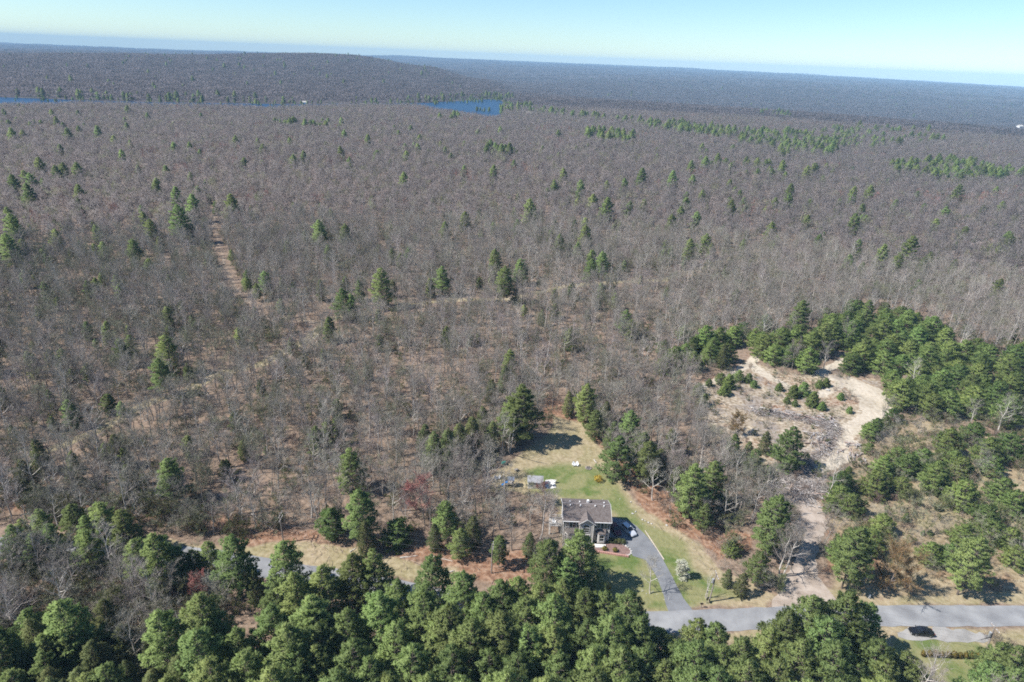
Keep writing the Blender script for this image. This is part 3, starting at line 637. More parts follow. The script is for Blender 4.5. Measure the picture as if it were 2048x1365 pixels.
yard = [(1045,772,'T',1.0,'tall dark pine at the top of the lawn, casting a long shadow'),(1022,800,'T',.9,'pine close beside the bare dead pine at lawn top'),(945,836,'D',1.0,'dark hemlock standing in the woods nearest the lawn top'),(918,850,'D',1.0),(895,862,'D',1.05),(868,868,'D',.85),(1175,772,'T',.75,'green pine past the narrow top end of the lawn'),(1140,785,'D',.6,'round olive hemlock at the narrow top end of lawn'),(1215,805,'D',.8),(1262,825,'T',.8),(1240,875,'T',.85),(1290,868,'T',.75),(1325,900,'D',.8),(1345,860,'D',.7),
 (1392,930,'T',.84,'large layered pine between the lawn and the brush heap'),(1430,925,'T',.7),(1452,980,'D',.75),(1415,1010,'T',.6),(1560,995,'T',1.0,'big lone pine by the gravel track, shading it'),(1590,858,'T',.85,'lone pine rising among the log heaps in the clearing'),(1468,1083,'Y',.55,'round lone pine shrub in the rough grass beside the drive lawn'),(1525,1108,'T',.55),(1490,1148,'D',.6),(1542,1062,'T',.45),(1460,1140,'D',.45),(1472,870,'T',.55),(1500,885,'D',.55),(1535,865,'D',.6),(1577,915,'Y',.62,'narrow young pine under the lone clearing pine'),(1537,932,'Y',.48,'small round pine above the lower brush heap'),(1515,900,'T',.5),
 (700,903,'T',.75),(717,985,'T',.85,'yellow green pine in the roadside thicket'),(662,1022,'Y',.95,'round bluish pine at the edge of the dry grass bank'),(793,1045,'Y',.95),(893,1005,'T',.7),(945,1035,'D',.7),(920,1060,'T',.55),(730,1045,'D',.75),(870,1050,'D',.6),(1000,1075,'T',.5),(1060,1068,'D',.55)]
yard = [(e[0], e[1], e[2], e[3] * (1.18 if e[1] < 935 else 1)) + tuple(e[4:]) for e in yard] + [(1362, 935, 'D', .9), (1300, 885, 'T', .8), (1228, 845, 'D', .85), (1195, 822, 'T', .7), (1375, 975, 'D', .7), (965, 815, 'D', .9), (985, 845, 'D', .8), (850, 850, 'D', .85)]
conifers(yard, 'pines around the house and lawn', 'the lawn edge pines', 4)
rfield = [(1690,948,'T',.85),(1685,975,'T',.8),(1708,992,'T',.85),(1762,945,'Y',1.05),(1810,958,'Y',.75),(1772,1032,'T',.75),(1722,1058,'T',.95),(1750,1060,'T',.8),(1695,1075,'T',.85),(1668,1000,'T',.55),(1868,1088,'T',.7),(1905,1092,'T',.7),(1962,1078,'T',.9),(1935,1052,'T',.75),(1992,1045,'T',.75),(1982,1015,'Y',1.0),(1938,965,'Y',1.1),(1882,928,'Y',1.15),(1912,905,'T',.75),(1852,900,'T',.75),(1800,898,'T',.75),(1772,915,'Y',.85),(1822,912,'Y',1.0),(1932,918,'Y',.9),(1990,915,'Y',.8),(2012,960,'Y',1.0),(2040,985,'Y',1.0),(1745,848,'Y',.75),(1757,838,'Y',.7),(1742,888,'Y',.5),(1775,835,'Y',.5),(1790,818,'Y',.65),(1740,845,'S',1.1),(2030,1060,'T',.7),(2040,1095,'T',.75),(1840,1000,'S',.5),(1815,1028,'S',.55),(1848,1062,'S',.35),(1862,1061,'S',.4),(1700,935,'S',.6),(1985,880,'Y',1.1),(1955,850,'Y',1.05),(1905,860,'Y',1.1),(2030,870,'Y',1.2),(1880,1010,'S',.5)]
low_ = lambda L: [((e[0], e[1], 'Y', e[3] * 1.08) + tuple(e[4:])) if e[2] == 'T' and e[3] <= .86 else e for e in L]
rfield, stand = low_(rfield), None
conifers(rfield, 'bushy pines in the rough field', 'the rough field', 4)
clr = [(1590,772,'S',1.15),(1610,766,'S',1.4),(1630,786,'S',1.3),(1646,805,'S',.95),(1702,814,'S',.7,'tiny lone pine beside the bright sand bend'),(1560,768,'S',.9),(1480,742,'S',1.3),(1460,752,'S',1.3),(1445,748,'S',1.3),(1500,748,'S',1.0),(1398,770,'S',1.4),(1410,790,'S',1.1),(1450,772,'S',1.2),(1640,762,'S',.9),(1655,758,'S',1.0),(1575,795,'S',.7),(1592,800,'S',.7),(1683,787,'S',.8),(1420,760,'S',.8),(1510,762,'S',.8)]
conifers(clr, 'small pines scattered in the clearing', 'the clearing seedlings', 3)
stand = [(1605,603,'T',1.0),(1705,600,'T',.85),(1740,603,'T',.95),(1780,628,'T',.85),(1822,620,'T',.85),(1370,652,'T',.75),(1330,682,'T',.75),(1405,672,'T',.75),(1332,716,'T',.85),(1422,690,'Y',1.0),(1452,690,'D',.8),(1512,658,'T',.8),(1528,665,'T',.8),(1552,692,'Y',1.1),(1600,680,'Y',1.1),(1652,648,'T',.95),(1668,640,'T',.9),(1620,698,'Y',1.2),(1710,708,'Y',1.15,'dark round pine by itself where the sandy spur ends'),(1812,762,'Y',1.3,'broad layered pine beside the wide sand bend'),(1372,690,'Y',1.0),(1390,705,'Y',.9)]
dens_poly = W([(1345, 735), (1400, 690), (1500, 690), (1560, 700), (1700, 640), (1830, 650), (1900, 700), (2070, 720), (2070, 880), (1960, 850), (1880, 845), (1800, 835), (1745, 765), (1660, 742), (1520, 735), (1400, 745)], 0)
cand = []
for _ in range(6000):
    x = rng.uniform(60, 300); y = rng.uniform(180, 330)
    if not inside(dens_poly, np.array([x]), np.array([y]))[0]: continue
    if any(np.hypot(x - a, y - b) < 6.3 for a, b in cand): continue
    if any(np.hypot(x - a, y - b) < 5.0 for a, b, _r in taken): continue
    pc = np.array([W([(p[0], p[1])], KN[p[2]][0].size[0] * p[3])[0] for p in stand])
    if (np.hypot(pc[:, 0] - x, pc[:, 1] - y) < 4.8).any(): continue
    if inside(P['clearing'], np.array([x]), np.array([y]))[0] or inside(P['sandtrack'], np.array([x]), np.array([y]))[0]: continue
    cand.append((x, y))
for x, y in cand:
    ty = 'Y' if rng.rand() < .85 else 'T'; s = rng.uniform(.9, 1.3) if ty == 'Y' else rng.uniform(.65, .85)
    hh = KN[ty][0].size[0] * s; a, b, _d = proj(x, y, hh); stand.append((float(a), float(b), ty, s))
stand = low_(stand)
conifers(stand, 'pines of the dense stand above the clearing', 'the stand above the clearing', 8)
mid = [(355,412,'T',1.25,'tallest dark pine beside the start of the straight woodland cut'),(346,438,'T',.7),(638,442,'T',1.0),(762,540,'T',1.25,'broad dark pine standing alone in the middle of the grey woods'),(885,535,'T',1.05),(690,450,'T',.9),(682,580,'T',1.0),(700,590,'T',.85),(655,495,'T',.8),(1172,452,'T',.95),(1415,470,'T',1.1),(1425,488,'D',1.0),(1010,535,'T',1.0),(1040,520,'T',.9),(1205,505,'T',.9),(1185,520,'T',.85),(1255,622,'T',.85),(1265,640,'T',.7),(990,500,'T',.9),(462,500,'T',.45),(492,556,'T',.5),(512,568,'T',.5),(528,545,'T',.7),(330,675,'T',1.0),(318,720,'T',.8),(300,440,'T',.95),(20,430,'T',1.1),(12,470,'T',1.1),(40,480,'T',.8),(110,460,'T',.8),(265,480,'T',.8),(1120,470,'T',.95),(1150,440,'D',.9),(1345,430,'T',.9),(1380,480,'T',.9),(1490,480,'T',.7),(1545,445,'T',.9),(1720,480,'T',.9),(1935,455,'T',.95),(2025,470,'T',.95),(2005,560,'T',.8),(1850,515,'D',1.0),(1838,560,'T',.65),(1800,510,'T',.8),(1640,470,'T',.75),(1460,395,'T',.8),(125,325,'T',1.3),(58,345,'T',1.0),(310,355,'T',1.0),(1035,440,'T',.8),(575,480,'T',.7),(930,425,'T',.9),(890,445,'T',.8),(1375,385,'T',.95),(1405,380,'T',.9),(1290,400,'T',.9),(785,560,'D',.8),(1085,620,'D',.6),(120,700,'T',.6),(130,780,'D',.6),(640,560,'D',.8),(225,870,'D',.8),(330,920,'T',.8,'bluish pine among bare trunks above the shrubby bank'),(250,930,'D',.75),(140,905,'D',.75),(70,880,'D',.8),(40,920,'D',.8),(485,880,'D',.6),(1010,735,'D',.9),(985,760,'D',.8),(1020,700,'T',.7),(520,760,'D',.55),(445,920,'D',.6)]
conifers(mid, 'lone pines in the bare woods', 'the lone woodland pines', 7)
N_PINES = len(taken)

# special trees
def special(k, name, px, py, label, cat, s=1.0, group=None, base=True):
    x, y = at(px, py, 0 if base else k.size[0] * s * .97)
    taken.append((x, y, k.size[1] * s)); return plant(k, name, x, y, label, cat, group, s)
special(BLOSSOM, 'blossom_tree', 1360, 1157, 'small tree covered in white blossom on the lawn by the driveway', 'tree', 1.0)
special(ORANGE, 'budding_tree', 1772, 1182, 'broad tree with orange brown buds beside the road verge', 'tree', .95)
special(RED, 'red_maple', 850, 1052, 'largest red budding maple, in the roadside thicket', 'tree', 1.25, 'red budding maples')
special(RED, 'red_maple', 1086, 1012, 'small red budding maple tight against the house side', 'tree', .62, 'red budding maples')
special(RED, 'red_maple', 395, 1215, 'red budding maple among pines below the road bend', 'tree', .75, 'red budding maples')
special(RED, 'red_maple', 806, 1030, 'red budding maple in the thicket near the yellow green pine', 'tree', .7, 'red budding maples')
special(ORANGE, 'budding_tree', 1470, 868, 'thin orange leaved tree at the edge of the clearing', 'tree', .58)
for px, py, s, l in [(1785, 875, .85, 'grey multi stemmed birch between bushy pines beside the sand bend'), (1835, 870, .8, 'pale birch just past the low pines near the sand bend'), (1955, 950, 1.05, 'largest white stemmed birch, rising over dark brush in the field'), (1935, 1172, 1.0, 'slim white birch before the pines by the road verge'), (2035, 1130, 1.05, 'white birch at the field edge near the frame'), (1520, 1180, .75, 'dead grey brush birch beside the gravel track mouth')]:
    special(BIRCH, 'birch_tree', px, py, l, 'birch', s, 'birches in the rough field')
special(SNAG, 'dead_tree', 1412, 1196, 'broken white dead tree leaning beside the road pole', 'dead tree', .8)
special(BARE[1], 'bare_tree', 1300, 1188, 'pale forked tree on the lawn beside the driveway', 'tree', .78)
DEADPINE = Kind('dead pine', bare_tree(207, 15, 3.0, 16, 4, 300, .03, thick=1.5, low=.15, stems=2), M['bark_pale'], M['bark'], M['twig'], (15, 3))
special(DEADPINE, 'dead_tree', 1018, 905, 'grey bare dead pine with two stems at the lawn top', 'dead tree', .95)
for px, py, s, l in [(1265, 928, .9, 'slender bare twin trunk tree at the lawn edge'), (1345, 1005, .8, 'bare tree standing on orange litter by the big layered pine'), (1335, 985, .75, 'thin bare tree on the orange litter slope'), (1312, 958, .7, 'short bare tree on orange litter nearest the lawn'), (325, 1290, .95, 'grey bare tree with budding crown below the red maple'), (275, 1345, 1.0, 'thick forked pale tree at the near bank'), (640, 1062, 1.0, 'bare pair of trunks above the dry grass bank')]:
    special(random.choice(BARE[:4]), 'bare_tree', px, py, l, 'tree', s)
for i_, (px, py) in enumerate([(803, 1024), (768, 995), (862, 1062), (893, 1036), (924, 1047), (951, 1028), (967, 1026), (940, 1000), (1000, 1060), (1024, 1102), (1080, 1079), (1098, 1068), (985, 1085), (830, 1000), (880, 990), (915, 985), (740, 1010), (1010, 1025)]): special(BARE[[0, 2, 6, 3, 5, 0, 2][i_ % 7]], 'bare_tree', px, py, 'tall bare tree in the thicket beside the house, %s from left' % nth(sorted([803, 768, 862, 893, 924, 951, 967, 940, 1000, 1024, 1080, 1098, 985, 830, 880, 915, 740, 1010]).index(px)), 'tree', random.uniform(.9, 1.1), 'tall bare trees beside the house')
special(GREENBUD, 'budding_tree', 318, 1262, 'greenish budding tree among pines below the bend', 'tree', .9)

# ---- bare woods
TK = np.array(taken)
NO = [P['yard'], P['clearing'], P['sandtrack'], P['belt'], GRAVEL, PULL, P['nearlawn']]
def allowed(x, y, road=6.0):
    ok = np.ones(x.shape, bool)
    for p in NO: ok &= ~inside(p, x, y)
    ok &= seg_dist(ROAD, x, y) > road
    ok &= seg_dist(LN['trail_a'], x, y) > np.where(y < 370, 3.6, 2.2)
    ok &= seg_dist(LN['trail_b'], x, y) > 3.4
    return ok
def scatter(r0, r1, sp, half=50, jit=.48):
    n = int(r1 / sp) + 1
    gx, gy = np.meshgrid(np.arange(-n, n + 1) * sp, np.arange(0, n + 1) * sp, indexing='ij')
    gx = gx.ravel() + rng.uniform(-jit, jit, gx.size) * sp; gy = gy.ravel() + rng.uniform(-jit, jit, gy.size) * sp
    r = np.hypot(gx, gy); k = (r >= r0) & (r < r1) & (np.abs(gx) < np.tan(R_(half)) * gy) & (gy > 70)
    return gx[k], gy[k]
x, y = scatter(80, 430, 4.7)
k = allowed(x, y)
for p, keep in ((dens_poly, .06), (P['field'], .02), (P['verge_near'], .0), (W([(1375, 1040), (1520, 1060), (1560, 1180), (1400, 1210)]), .10)):
    k &= ~inside(p, x, y) | (rng.rand(len(x)) < keep)
belt_area = W([(560, 1120), (1100, 1180), (1290, 1200), (1500, 1262), (1800, 1262), (1800, 1500), (350, 1500), (380, 1200)])
k &= ~inside(belt_area, x, y) | (rng.rand(len(x)) < .06)
house_area = W([(1095, 980), (1260, 980), (1260, 1115), (1095, 1115)])
k &= ~inside(house_area, x, y)
thick_ = inside(W([(900, 960), (1105, 985), (1105, 1090), (900, 1080)]), x, y) | inside(W([(-60, 1110), (480, 1150), (340, 1420), (-60, 1420)]), x, y)
k &= (fbm(x, y, 34) + rng.rand(len(x)) * .5 > .37) | (thick_ & (rng.rand(len(x)) < .4))
thin_ = inside(W([(640, 560), (1330, 560), (1330, 760), (1100, 800), (960, 790), (640, 800)]), x, y)
k &= ~thin_ | (rng.rand(len(x)) < .8)
k &= ~inside(P['rubble'], x, y) & ~inside(W([(1440, 850), (1560, 850), (1560, 960), (1480, 960)]), x, y)
k &= ~inside(W([(985, 975), (1115, 975), (1115, 1010), (985, 1010)]), x, y)
for a, b, r in TK: k &= np.hypot(x - a, y - b) > r * .75
x, y = x[k], y[k]
px, py, dep = proj(x, y, 8.0)
order = np.argsort(dep); seen = (px > -30) & (px < 2078) & (py < 1420) & (py > 0)
vid = rng.choice(8, len(x), p=[.17, .17, .13, .15, .11, .13, .07, .07])
tone = fbm(x + 300, y, 60)
vid = np.where((tone > .58) & (px < 800) & (rng.rand(len(x)) < .45), np.where(rng.rand(len(x)) < .5, 4, 7), vid)
scl = rng.uniform(.68, 1.08, len(x))
lone = [i for i in order if seen[i]][:262]
AREAS = [(0, 700, 1120, 1500, 'below the road bend'), (0, 340, 930, 1120, 'above the shrubby bank'), (340, 640, 930, 1120, 'above the bank by the pole'), (640, 860, 900, 1120, 'in the red maple thicket'), (860, 1130, 880, 1120, 'in the thicket beside the house'), (1130, 1420, 780, 1100, 'edging the lawn litter'), (1420, 2080, 700, 1300, 'among the field pines')]
DESC = ['grey barked', 'pale barked', 'purple twigged', 'tall pale trunked', 'greenish budding', 'light barked purplish', 'broad grey', 'low greenish budding']
WORDS = ['thin', 'bare', 'leafless', 'slender', 'spindly', 'open crowned', 'twiggy', 'upright']
by_area = {}
for i in lone:
    a = next((q for q in AREAS if q[0] <= px[i] < q[1] and q[2] <= py[i] < q[3]), None)
    where = a[4] if a else 'in the woods past the lawn'
    t = plant(BARE[vid[i]], 'bare_tree', x[i], y[i], 'x', 'tree', 'bare trees ' + where, scl[i])
    by_area.setdefault((where, int(vid[i])), []).append((px[i], t, scl[i]))
for (where, v), lst in by_area.items():
    lst.sort(key=lambda q: q[0])
    for j, (_p, t, s) in enumerate(lst):
        t['label'] = '%s bare tree %s, %s such from left' % (DESC[v], where, nth(j)) if len(lst) > 1 else 'the only %s bare tree %s' % (DESC[v], where)
rest = np.setdiff1d(np.arange(len(x)), lone)
PT = [np.stack([x[rest], y[rest], [ground_z(a, b) - .1 for a, b in zip(x[rest], y[rest])]], 1)]
VI = [vid[rest]]; SC = [scl[rest]]
# farther woods: lighter forms of the same trees
far_forms = []
for kk in range(6):
    mt = [M['twig_mid'], M['bark'], M['twig_mid'], M['bark'], M['twig_mid'], M['twig_mid']][kk]; tw = [M['twig_mid'], M['twig_mid'], M['twig_purple'], M['twig_mid'], M['twig_green'], M['twig_mid']][kk]
    T, B, N = bare_tree(400 + kk, [12.5, 13, 11.5, 12.5, 11, 12][kk], 4.3, 12, 6, 800, .085, thick=.8, low=.32, soft=True)
    far_forms.append(join([(T[0], T[1], 0), (B[0], B[1], 0), (N[0], N[1], 1, N[2])], 'far bare tree', [mt, tw]))
fx, fy = scatter(430, 1500, 5.7)
lakeok = sdf(LAKE, fx, fy) < -6
tr = (seg_dist(LN['trail_a'], fx, fy) > 2.6) & (seg_dist(LN['trail_b'], fx, fy) > 2.4)
q = lakeok & tr & (fbm(fx, fy, 50) + rng.rand(len(fx)) * .6 > .36)
fx, fy = fx[q], fy[q]
fv = rng.choice(6, len(fx), p=[.22, .16, .2, .12, .15, .15]) + 8
redp = (fbm(fx + 900, fy, 45) > .66) & (rng.rand(len(fx)) < .25)
PT.append(np.stack([fx, fy, hterrain(fx, fy) - .2], 1)); VI.append(fv); SC.append(rng.uniform(.75, 1.1, len(fx)))
far_red = join([(a, b, i) for (a, b), i in zip(bare_tree(460, 12, 3.8, 9, 3, 260, .12)[:3], (0, 0, 1))], 'far red maple', [M['bark'], M['twig_red']])
VI[-1] = np.where(redp, 14, VI[-1])
PTS = np.concatenate(PT)
mass('bare_forest', PTS, rng.uniform(0, 6.28, len(PTS)), np.concatenate(SC), np.concatenate(VI), BARE + far_forms + [far_red], 'grey leafless hardwood forest stretching back from the lawn to the lake')

# patches of canopy for the ridges beyond
def canopy_patch(seed, size, n, per, tw, H0):
    r = np.random.RandomState(seed); parts = []
    for i in range(n):
        cx, cy_ = r.uniform(-size / 2, size / 2, 2); Hh = H0 * r.uniform(.85, 1.05); rc = r.uniform(2.6, 4.4)
        d = r.normal(size=(per, 3)); d[:, 2] = np.abs(d[:, 2]) + .3; d /= np.linalg.norm(d, axis=1, keepdims=True)
        p = np.array([cx, cy_, Hh - rc * 1.5]) + d * np.array([rc * .55, rc * .55, rc * .8])
        bv, bf = blades(p, d * r.uniform(1.4, 2.6, (per, 1)), np.full(per, tw), r); nn = d * .7 + np.array([0, 0, 1.0]) + r.normal(size=d.shape) * .12; nn /= np.linalg.norm(nn, axis=1, keepdims=True)
        parts.append((bv, orient(bv, bf, nn), 0 if i % 5 else 1, nn))
    st = sticks(np.array([[a, b, -1] for a, b in r.uniform(-size / 2, size / 2, (n // 2, 2))]), np.array([[0, 0, 0]] * (n // 2)) + np.array([[0, 0, 1]]), np.full(n // 2, .01), np.full(n // 2, .01), 3)
    return join(parts, 'canopy patch', [M['twig_far'], M['twig_far_dark']])
CP = [canopy_patch(500 + k, 27, 22, 32, .42, 12) for k in range(5)]
x, y = scatter(1430, 4800, 21, half=46)
q = sdf(LAKE, x, y) < -14; x, y = x[q], y[q]
mass('far_forest', np.stack([x, y, hterrain(x, y) - .5], 1), rng.uniform(0, 6.28, len(x)), rng.uniform(.8, 1.2, len(x)), rng.choice(5, len(x)), CP, 'purplish grey bare woods on the ridge past the lake')
x, y = scatter(4500, 12500, 62, half=44)
mass('hill_forest', np.stack([x, y, hterrain(x, y) - 2], 1), rng.uniform(0, 6.28, len(x)), rng.uniform(1.3, 1.9, len(x)), rng.choice(5, len(x)), CP, 'hazy blue grey woods covering the far hills')

# far conifers that read as dark specks and bands
far_pine = []
for kk in range(4):
    T, B, N = pine(420 + kk, [16, 14, 17, 12][kk], [4.6, 4.0, 4.8, 4.0][kk], .08, 1.2, 6, .7, .8, .45, 'tall', tier=.15)
    far_pine.append(join([(T[0], T[1], 0), (B[0], B[1], 0), (N[0], N[1], 1, N[2])], 'far pine', [M['bark_dark'], M['needle']]))
FP = []
def pines_in(poly, n):
    w = W(poly, 6); lo, hi = w.min(0), w.max(0); c = 0
    while c < n:
        a = np.array([rng.uniform(lo[0], hi[0], 400), rng.uniform(lo[1], hi[1], 400)]).T
        a = a[inside(w, a[:, 0], a[:, 1])][:int(n) - c]
        FP.extend(a.tolist()); c += len(a)
        if not len(a): break
def pines_line(line, w, n):
    L = W(line, 6)
    for _ in range(n):
        i = rng.randint(len(L) - 1); t = rng.rand(); p = L[i] * (1 - t) + L[i + 1] * t; FP.append((p + rng.normal(size=2) * w).tolist())
pines_in([(1000, 208), (1080, 214), (1090, 228), (1000, 222)], 90)
pines_line([(1085, 222), (1150, 235), (1240, 245), (1330, 262), (1420, 272)], 14, 130)
pines_in([(1290, 245), (1440, 262), (1600, 275), (1700, 290), (1660, 315), (1500, 295), (1400, 275), (1300, 262)], 400)
pines_in([(1520, 280), (1700, 258), (1860, 265), (1900, 285), (1700, 305), (1560, 320)], 220)
pines_in([(1780, 335), (1900, 322), (2048, 345), (2048, 362), (1900, 365), (1790, 352)], 230)
pines_in([(1170, 268), (1270, 275), (1275, 290), (1170, 285)], 90)
pines_in([(1400, 322), (1530, 335), (1620, 345), (1700, 345), (1650, 365), (1500, 362), (1400, 340)], 40)
pines_in([(1520, 222), (1585, 228), (1580, 236), (1520, 232)], 24)
pines_in([(960, 300), (1050, 305), (1050, 315), (960, 312)], 18)
pines_in([(530, 244), (660, 252), (655, 258), (540, 250)], 30)
pines_in([(860, 232), (925, 232), (925, 240), (860, 240)], 14)
pines_in([(948, 213), (980, 213), (980, 217), (948, 217)], 12)
pines_in([(880, 192), (1020, 188), (1030, 199), (890, 202)], 90)
pines_in([(560, 198), (880, 196), (880, 205), (560, 207)], 70)
pines_in([(0, 183), (560, 196), (560, 206), (0, 194)], 90)
pines_in([(150, 120), (400, 128), (390, 134), (160, 128)], 160)
pines_in([(500, 136), (800, 138), (940, 146), (900, 152), (560, 146)], 120)
pines_in([(0, 215), (600, 240), (1500, 300), (2048, 380), (2048, 470), (1100, 400), (300, 330), (0, 300)], 150)
pines_in([(0, 330), (500, 360), (500, 470), (0, 470)], 28)
pines_in([(1050, 380), (2048, 400), (2048, 560), (1050, 520)], 45)
pines_in([(0, 130), (900, 150), (1000, 185), (500, 190), (0, 180)], 130)
pines_in([(1100, 150), (2048, 185), (2048, 215), (1100, 180)], 160)
n_far = len(FP)
pines_in([(-50, 340), (700, 380), (2100, 420), (2100, 590), (1350, 600), (1250, 700), (640, 700), (-50, 900)], 430)
q_ = np.array(FP[n_far:]); q_ok = allowed(q_[:, 0], q_[:, 1]); q_ok &= np.array([np.hypot(TK[:, 0] - a, TK[:, 1] - b).min() > 5 for a, b in q_]); FP[n_far:] = q_[q_ok].tolist()
pines_in([(-50, 620), (650, 640), (900, 800), (640, 960), (-50, 960)], 40)
FPa = np.array(FP); fs_ = np.where(np.arange(len(FPa)) < n_far, rng.uniform(.65, 1.25, len(FPa)), rng.uniform(.22, .66, len(FPa))); isl = (np.arange(len(FPa)) >= 0)
island = (sdf(LAKE, FPa[:, 0], FPa[:, 1]) > 0)
fz = np.where(island, -1.8, hterrain(FPa[:, 0], FPa[:, 1]) - .3)
rr_ = np.hypot(FPa[:, 0], FPa[:, 1])
mass('distant_pines', np.column_stack([FPa, fz]), rng.uniform(0, 6.28, len(FPa)), fs_ * np.where(rr_ > 2500, 1.15, 1) * np.where(island, .5, 1), rng.choice(4, len(FPa)), far_pine, 'dark green pines scattered in bands through the distant bare woods')

# undergrowth: low shrubs, brush and saplings on the forest floor
x, y = scatter(80, 420, 3.4); k = allowed(x, y, 5.5) & ~inside(dens_poly, x, y) & ~inside(belt_area, x, y) & ~inside(house_area, x, y)
t_ = fbm(x - 200, y + 50, 26); k &= t_ + rng.rand(len(x)) * .45 > .68
x, y = x[k], y[k]
bank = W([(0, 985), (280, 1005), (560, 1050), (560, 1085), (300, 1070), (0, 1030)]); bx = rng.uniform(-150, -40, 1500); by_ = rng.uniform(100, 150, 1500); q = inside(bank, bx, by_); bx, by_ = bx[q][:230], by_[q][:230]
cl = rng.uniform(0, 1, (4000, 2)); cl = cl * (np.array([P['clearing'][:, 0].max(), P['clearing'][:, 1].max()]) - P['clearing'].min(0)) + P['clearing'].min(0); q = inside(P['clearing'], cl[:, 0], cl[:, 1]) & ~inside(P['sandtrack'], cl[:, 0], cl[:, 1]); cl = cl[q][:240]; fl = rng.uniform(0, 1, (3000, 2)) * (P['field'].max(0) - P['field'].min(0)) + P['field'].min(0); q = inside(P['field'], fl[:, 0], fl[:, 1]) & (seg_dist(ROAD, fl[:, 0], fl[:, 1]) > 6); fl = fl[q][:120]
lowl = W([(-80, 1090), (260, 1100), (520, 1170), (360, 1420), (-80, 1420)]); cx_ = rng.uniform(-110, -30, 4000); cy_ = rng.uniform(70, 125, 4000); q = inside(lowl, cx_, cy_); cx_, cy_ = cx_[q][:520], cy_[q][:520]; q = seg_dist(ROAD, cx_, cy_) > 4.2; cx_, cy_ = cx_[q], cy_[q]
x, y = np.concatenate([x, bx, cx_, cl[:, 0], fl[:, 0]]), np.concatenate([y, by_, cy_, cl[:, 1], fl[:, 1]]); small_ = np.arange(len(x)) >= len(x) - len(cl) - len(fl)
SHR = []
for kk in range(5):
    mt, tw = [(M['leaf_brown'], M['leaf_low']), (M['leaf_brown'], M['leaf_brown']), (M['leaf_brown'], M['twig_green']), (M['leaf_brown'], M['leaf_low']), (M['bark'], M['twig'])][kk]
    T, B, N = bare_tree(430 + kk, [3.5, 2.2, 6, 5.5, 4.5][kk], [1.7, 1.6, 1.8, 2.0, 2.0][kk], 10, 4, [300, 260, 320, 420, 260][kk], [.11, .05, .07, .10, .035][kk], low=.08, stems=[4, 5, 2, 2, 4][kk])
    SHR.append(join([(T[0], T[1], 0), (B[0], B[1], 0), (N[0], N[1], 1)], 'shrub', [mt, tw]))
mass('undergrowth', np.stack([x, y, [ground_z(a, b) - .1 for a, b in zip(x, y)]], 1), rng.uniform(0, 6.28, len(x)), rng.uniform(.6, 1.2, len(x)) * np.where(small_, .5, 1), rng.choice(5, len(x), p=[.22, .22, .22, .14, .2]), SHR, 'low green and brown brush growing under the bare trees')

# ------------------------------------------------------------------ house
M['siding'] = mat('grey lap siding', (.43, .395, .345), .8, (.49, .45, .395), 1.5)
M['siding_warm'] = mat('beige grey lap siding', (.50, .465, .42), .8, (.55, .51, .46), 1.5)
M['trim'] = mat('white trim', (.74, .73, .70), .6)
M['shingle'] = mat('brown grey shingles', (.105, .085, .076), .95, (.165, .140, .128), 2.2, bump=.02, bscale=7, detail=8)
M['glass'] = mat('window glass', (.018, .022, .026), .08, spec=.6)
M['shutter'] = mat('dark green shutter', (.03, .055, .055), .7)
M['door_red'] = mat('dark red door', (.10, .022, .02), .55)
M['concrete'] = mat('pale concrete', (.50, .48, .45), .9, (.60, .58, .55), 2)
M['metal'] = mat('galvanised metal', (.45, .46, .47), .45, metal=.6)
M['black'] = mat('black plastic', (.012, .012, .013), .5)
M['wood_grey'] = mat('grey treated wood', (.24, .215, .19), .9, (.32, .29, .26), 3)
M['pole'] = mat('weathered pole wood', (.21, .175, .15), .9, (.30, .26, .23), 2)
M['stone'] = mat('pale field stone', (.34, .325, .30), .9, (.48, .46, .43), 2.5)
M['white'] = mat('white painted plastic', (.80, .80, .79), .5)
FY = float(at(1169, 1083)[1]); HX = (at(1125, 1080)[0] + at(1213, 1085)[0]) / 2 + .15
HW, HD, EZ, RZ_ = 10.8, 7.6, 6.2, 7.95                   # wall width, depth, eave and ridge heights
house = thing('house', 'two storey grey house with brown gable roof beside the driveway', 'house', (HX, FY, 0))
hw = HW / 2
def win(parent, x, y, z, w, h, ax='y', sash=True, shut=False, rot=0):
    """window in a wall that faces -Y: a frame standing proud, with panes and a rail"""
    f = MB(); t = .09
    f.box(-w / 2 - t, -w / 2, -.06, .02, -t, h + t).box(w / 2, w / 2 + t, -.06, .02, -t, h + t).box(-w / 2, w / 2, -.06, .02, -t, 0).box(-w / 2, w / 2, -.06, .02, h, h + t)
    if sash: f.box(-w / 2, w / 2, -.045, .0, h * .48, h * .54)
    o = f.build('window', M['trim'], parent, (x, y, z), rz=rot)
    MB().box(-w / 2, w / 2, -.025, -.015, 0, h).build('pane', M['glass'], o)
    if shut:
        for s in (-1, 1):
            MB().box(s * (w / 2 + .30) - .17, s * (w / 2 + .30) + .17, -.05, .01, -.06, h + .06).build('shutter', M['shutter'], o)
    return o
MB().box(-hw + .05, hw - .05, .08, HD - .08, -.4, .5).build('foundation', M['concrete'], house)
def siding_wall(x0, x1, z0, z1, y):                      # lap boards, each tilted a little
    b = MB(); n = int((z1 - z0) / .24)
    for i in range(n):
        a = z0 + (z1 - z0) * i / n; c = z0 + (z1 - z0) * (i + 1) / n
        b.prism([(y - .035, a), (y + .18, a), (y + .18, c), (y - .010, c)], 'x', x0, x1)
    return b
siding_wall(-hw, hw, .45, EZ, .0).build('wall', M['siding'], house)
b = MB().box(-hw, hw, HD - .18, HD, .45, EZ); b.build('wall', M['siding'], house)
gab = [(.19, .45), (HD - .19, .45), (HD - .19, EZ), (HD / 2, RZ_ - .12), (.19, EZ)]
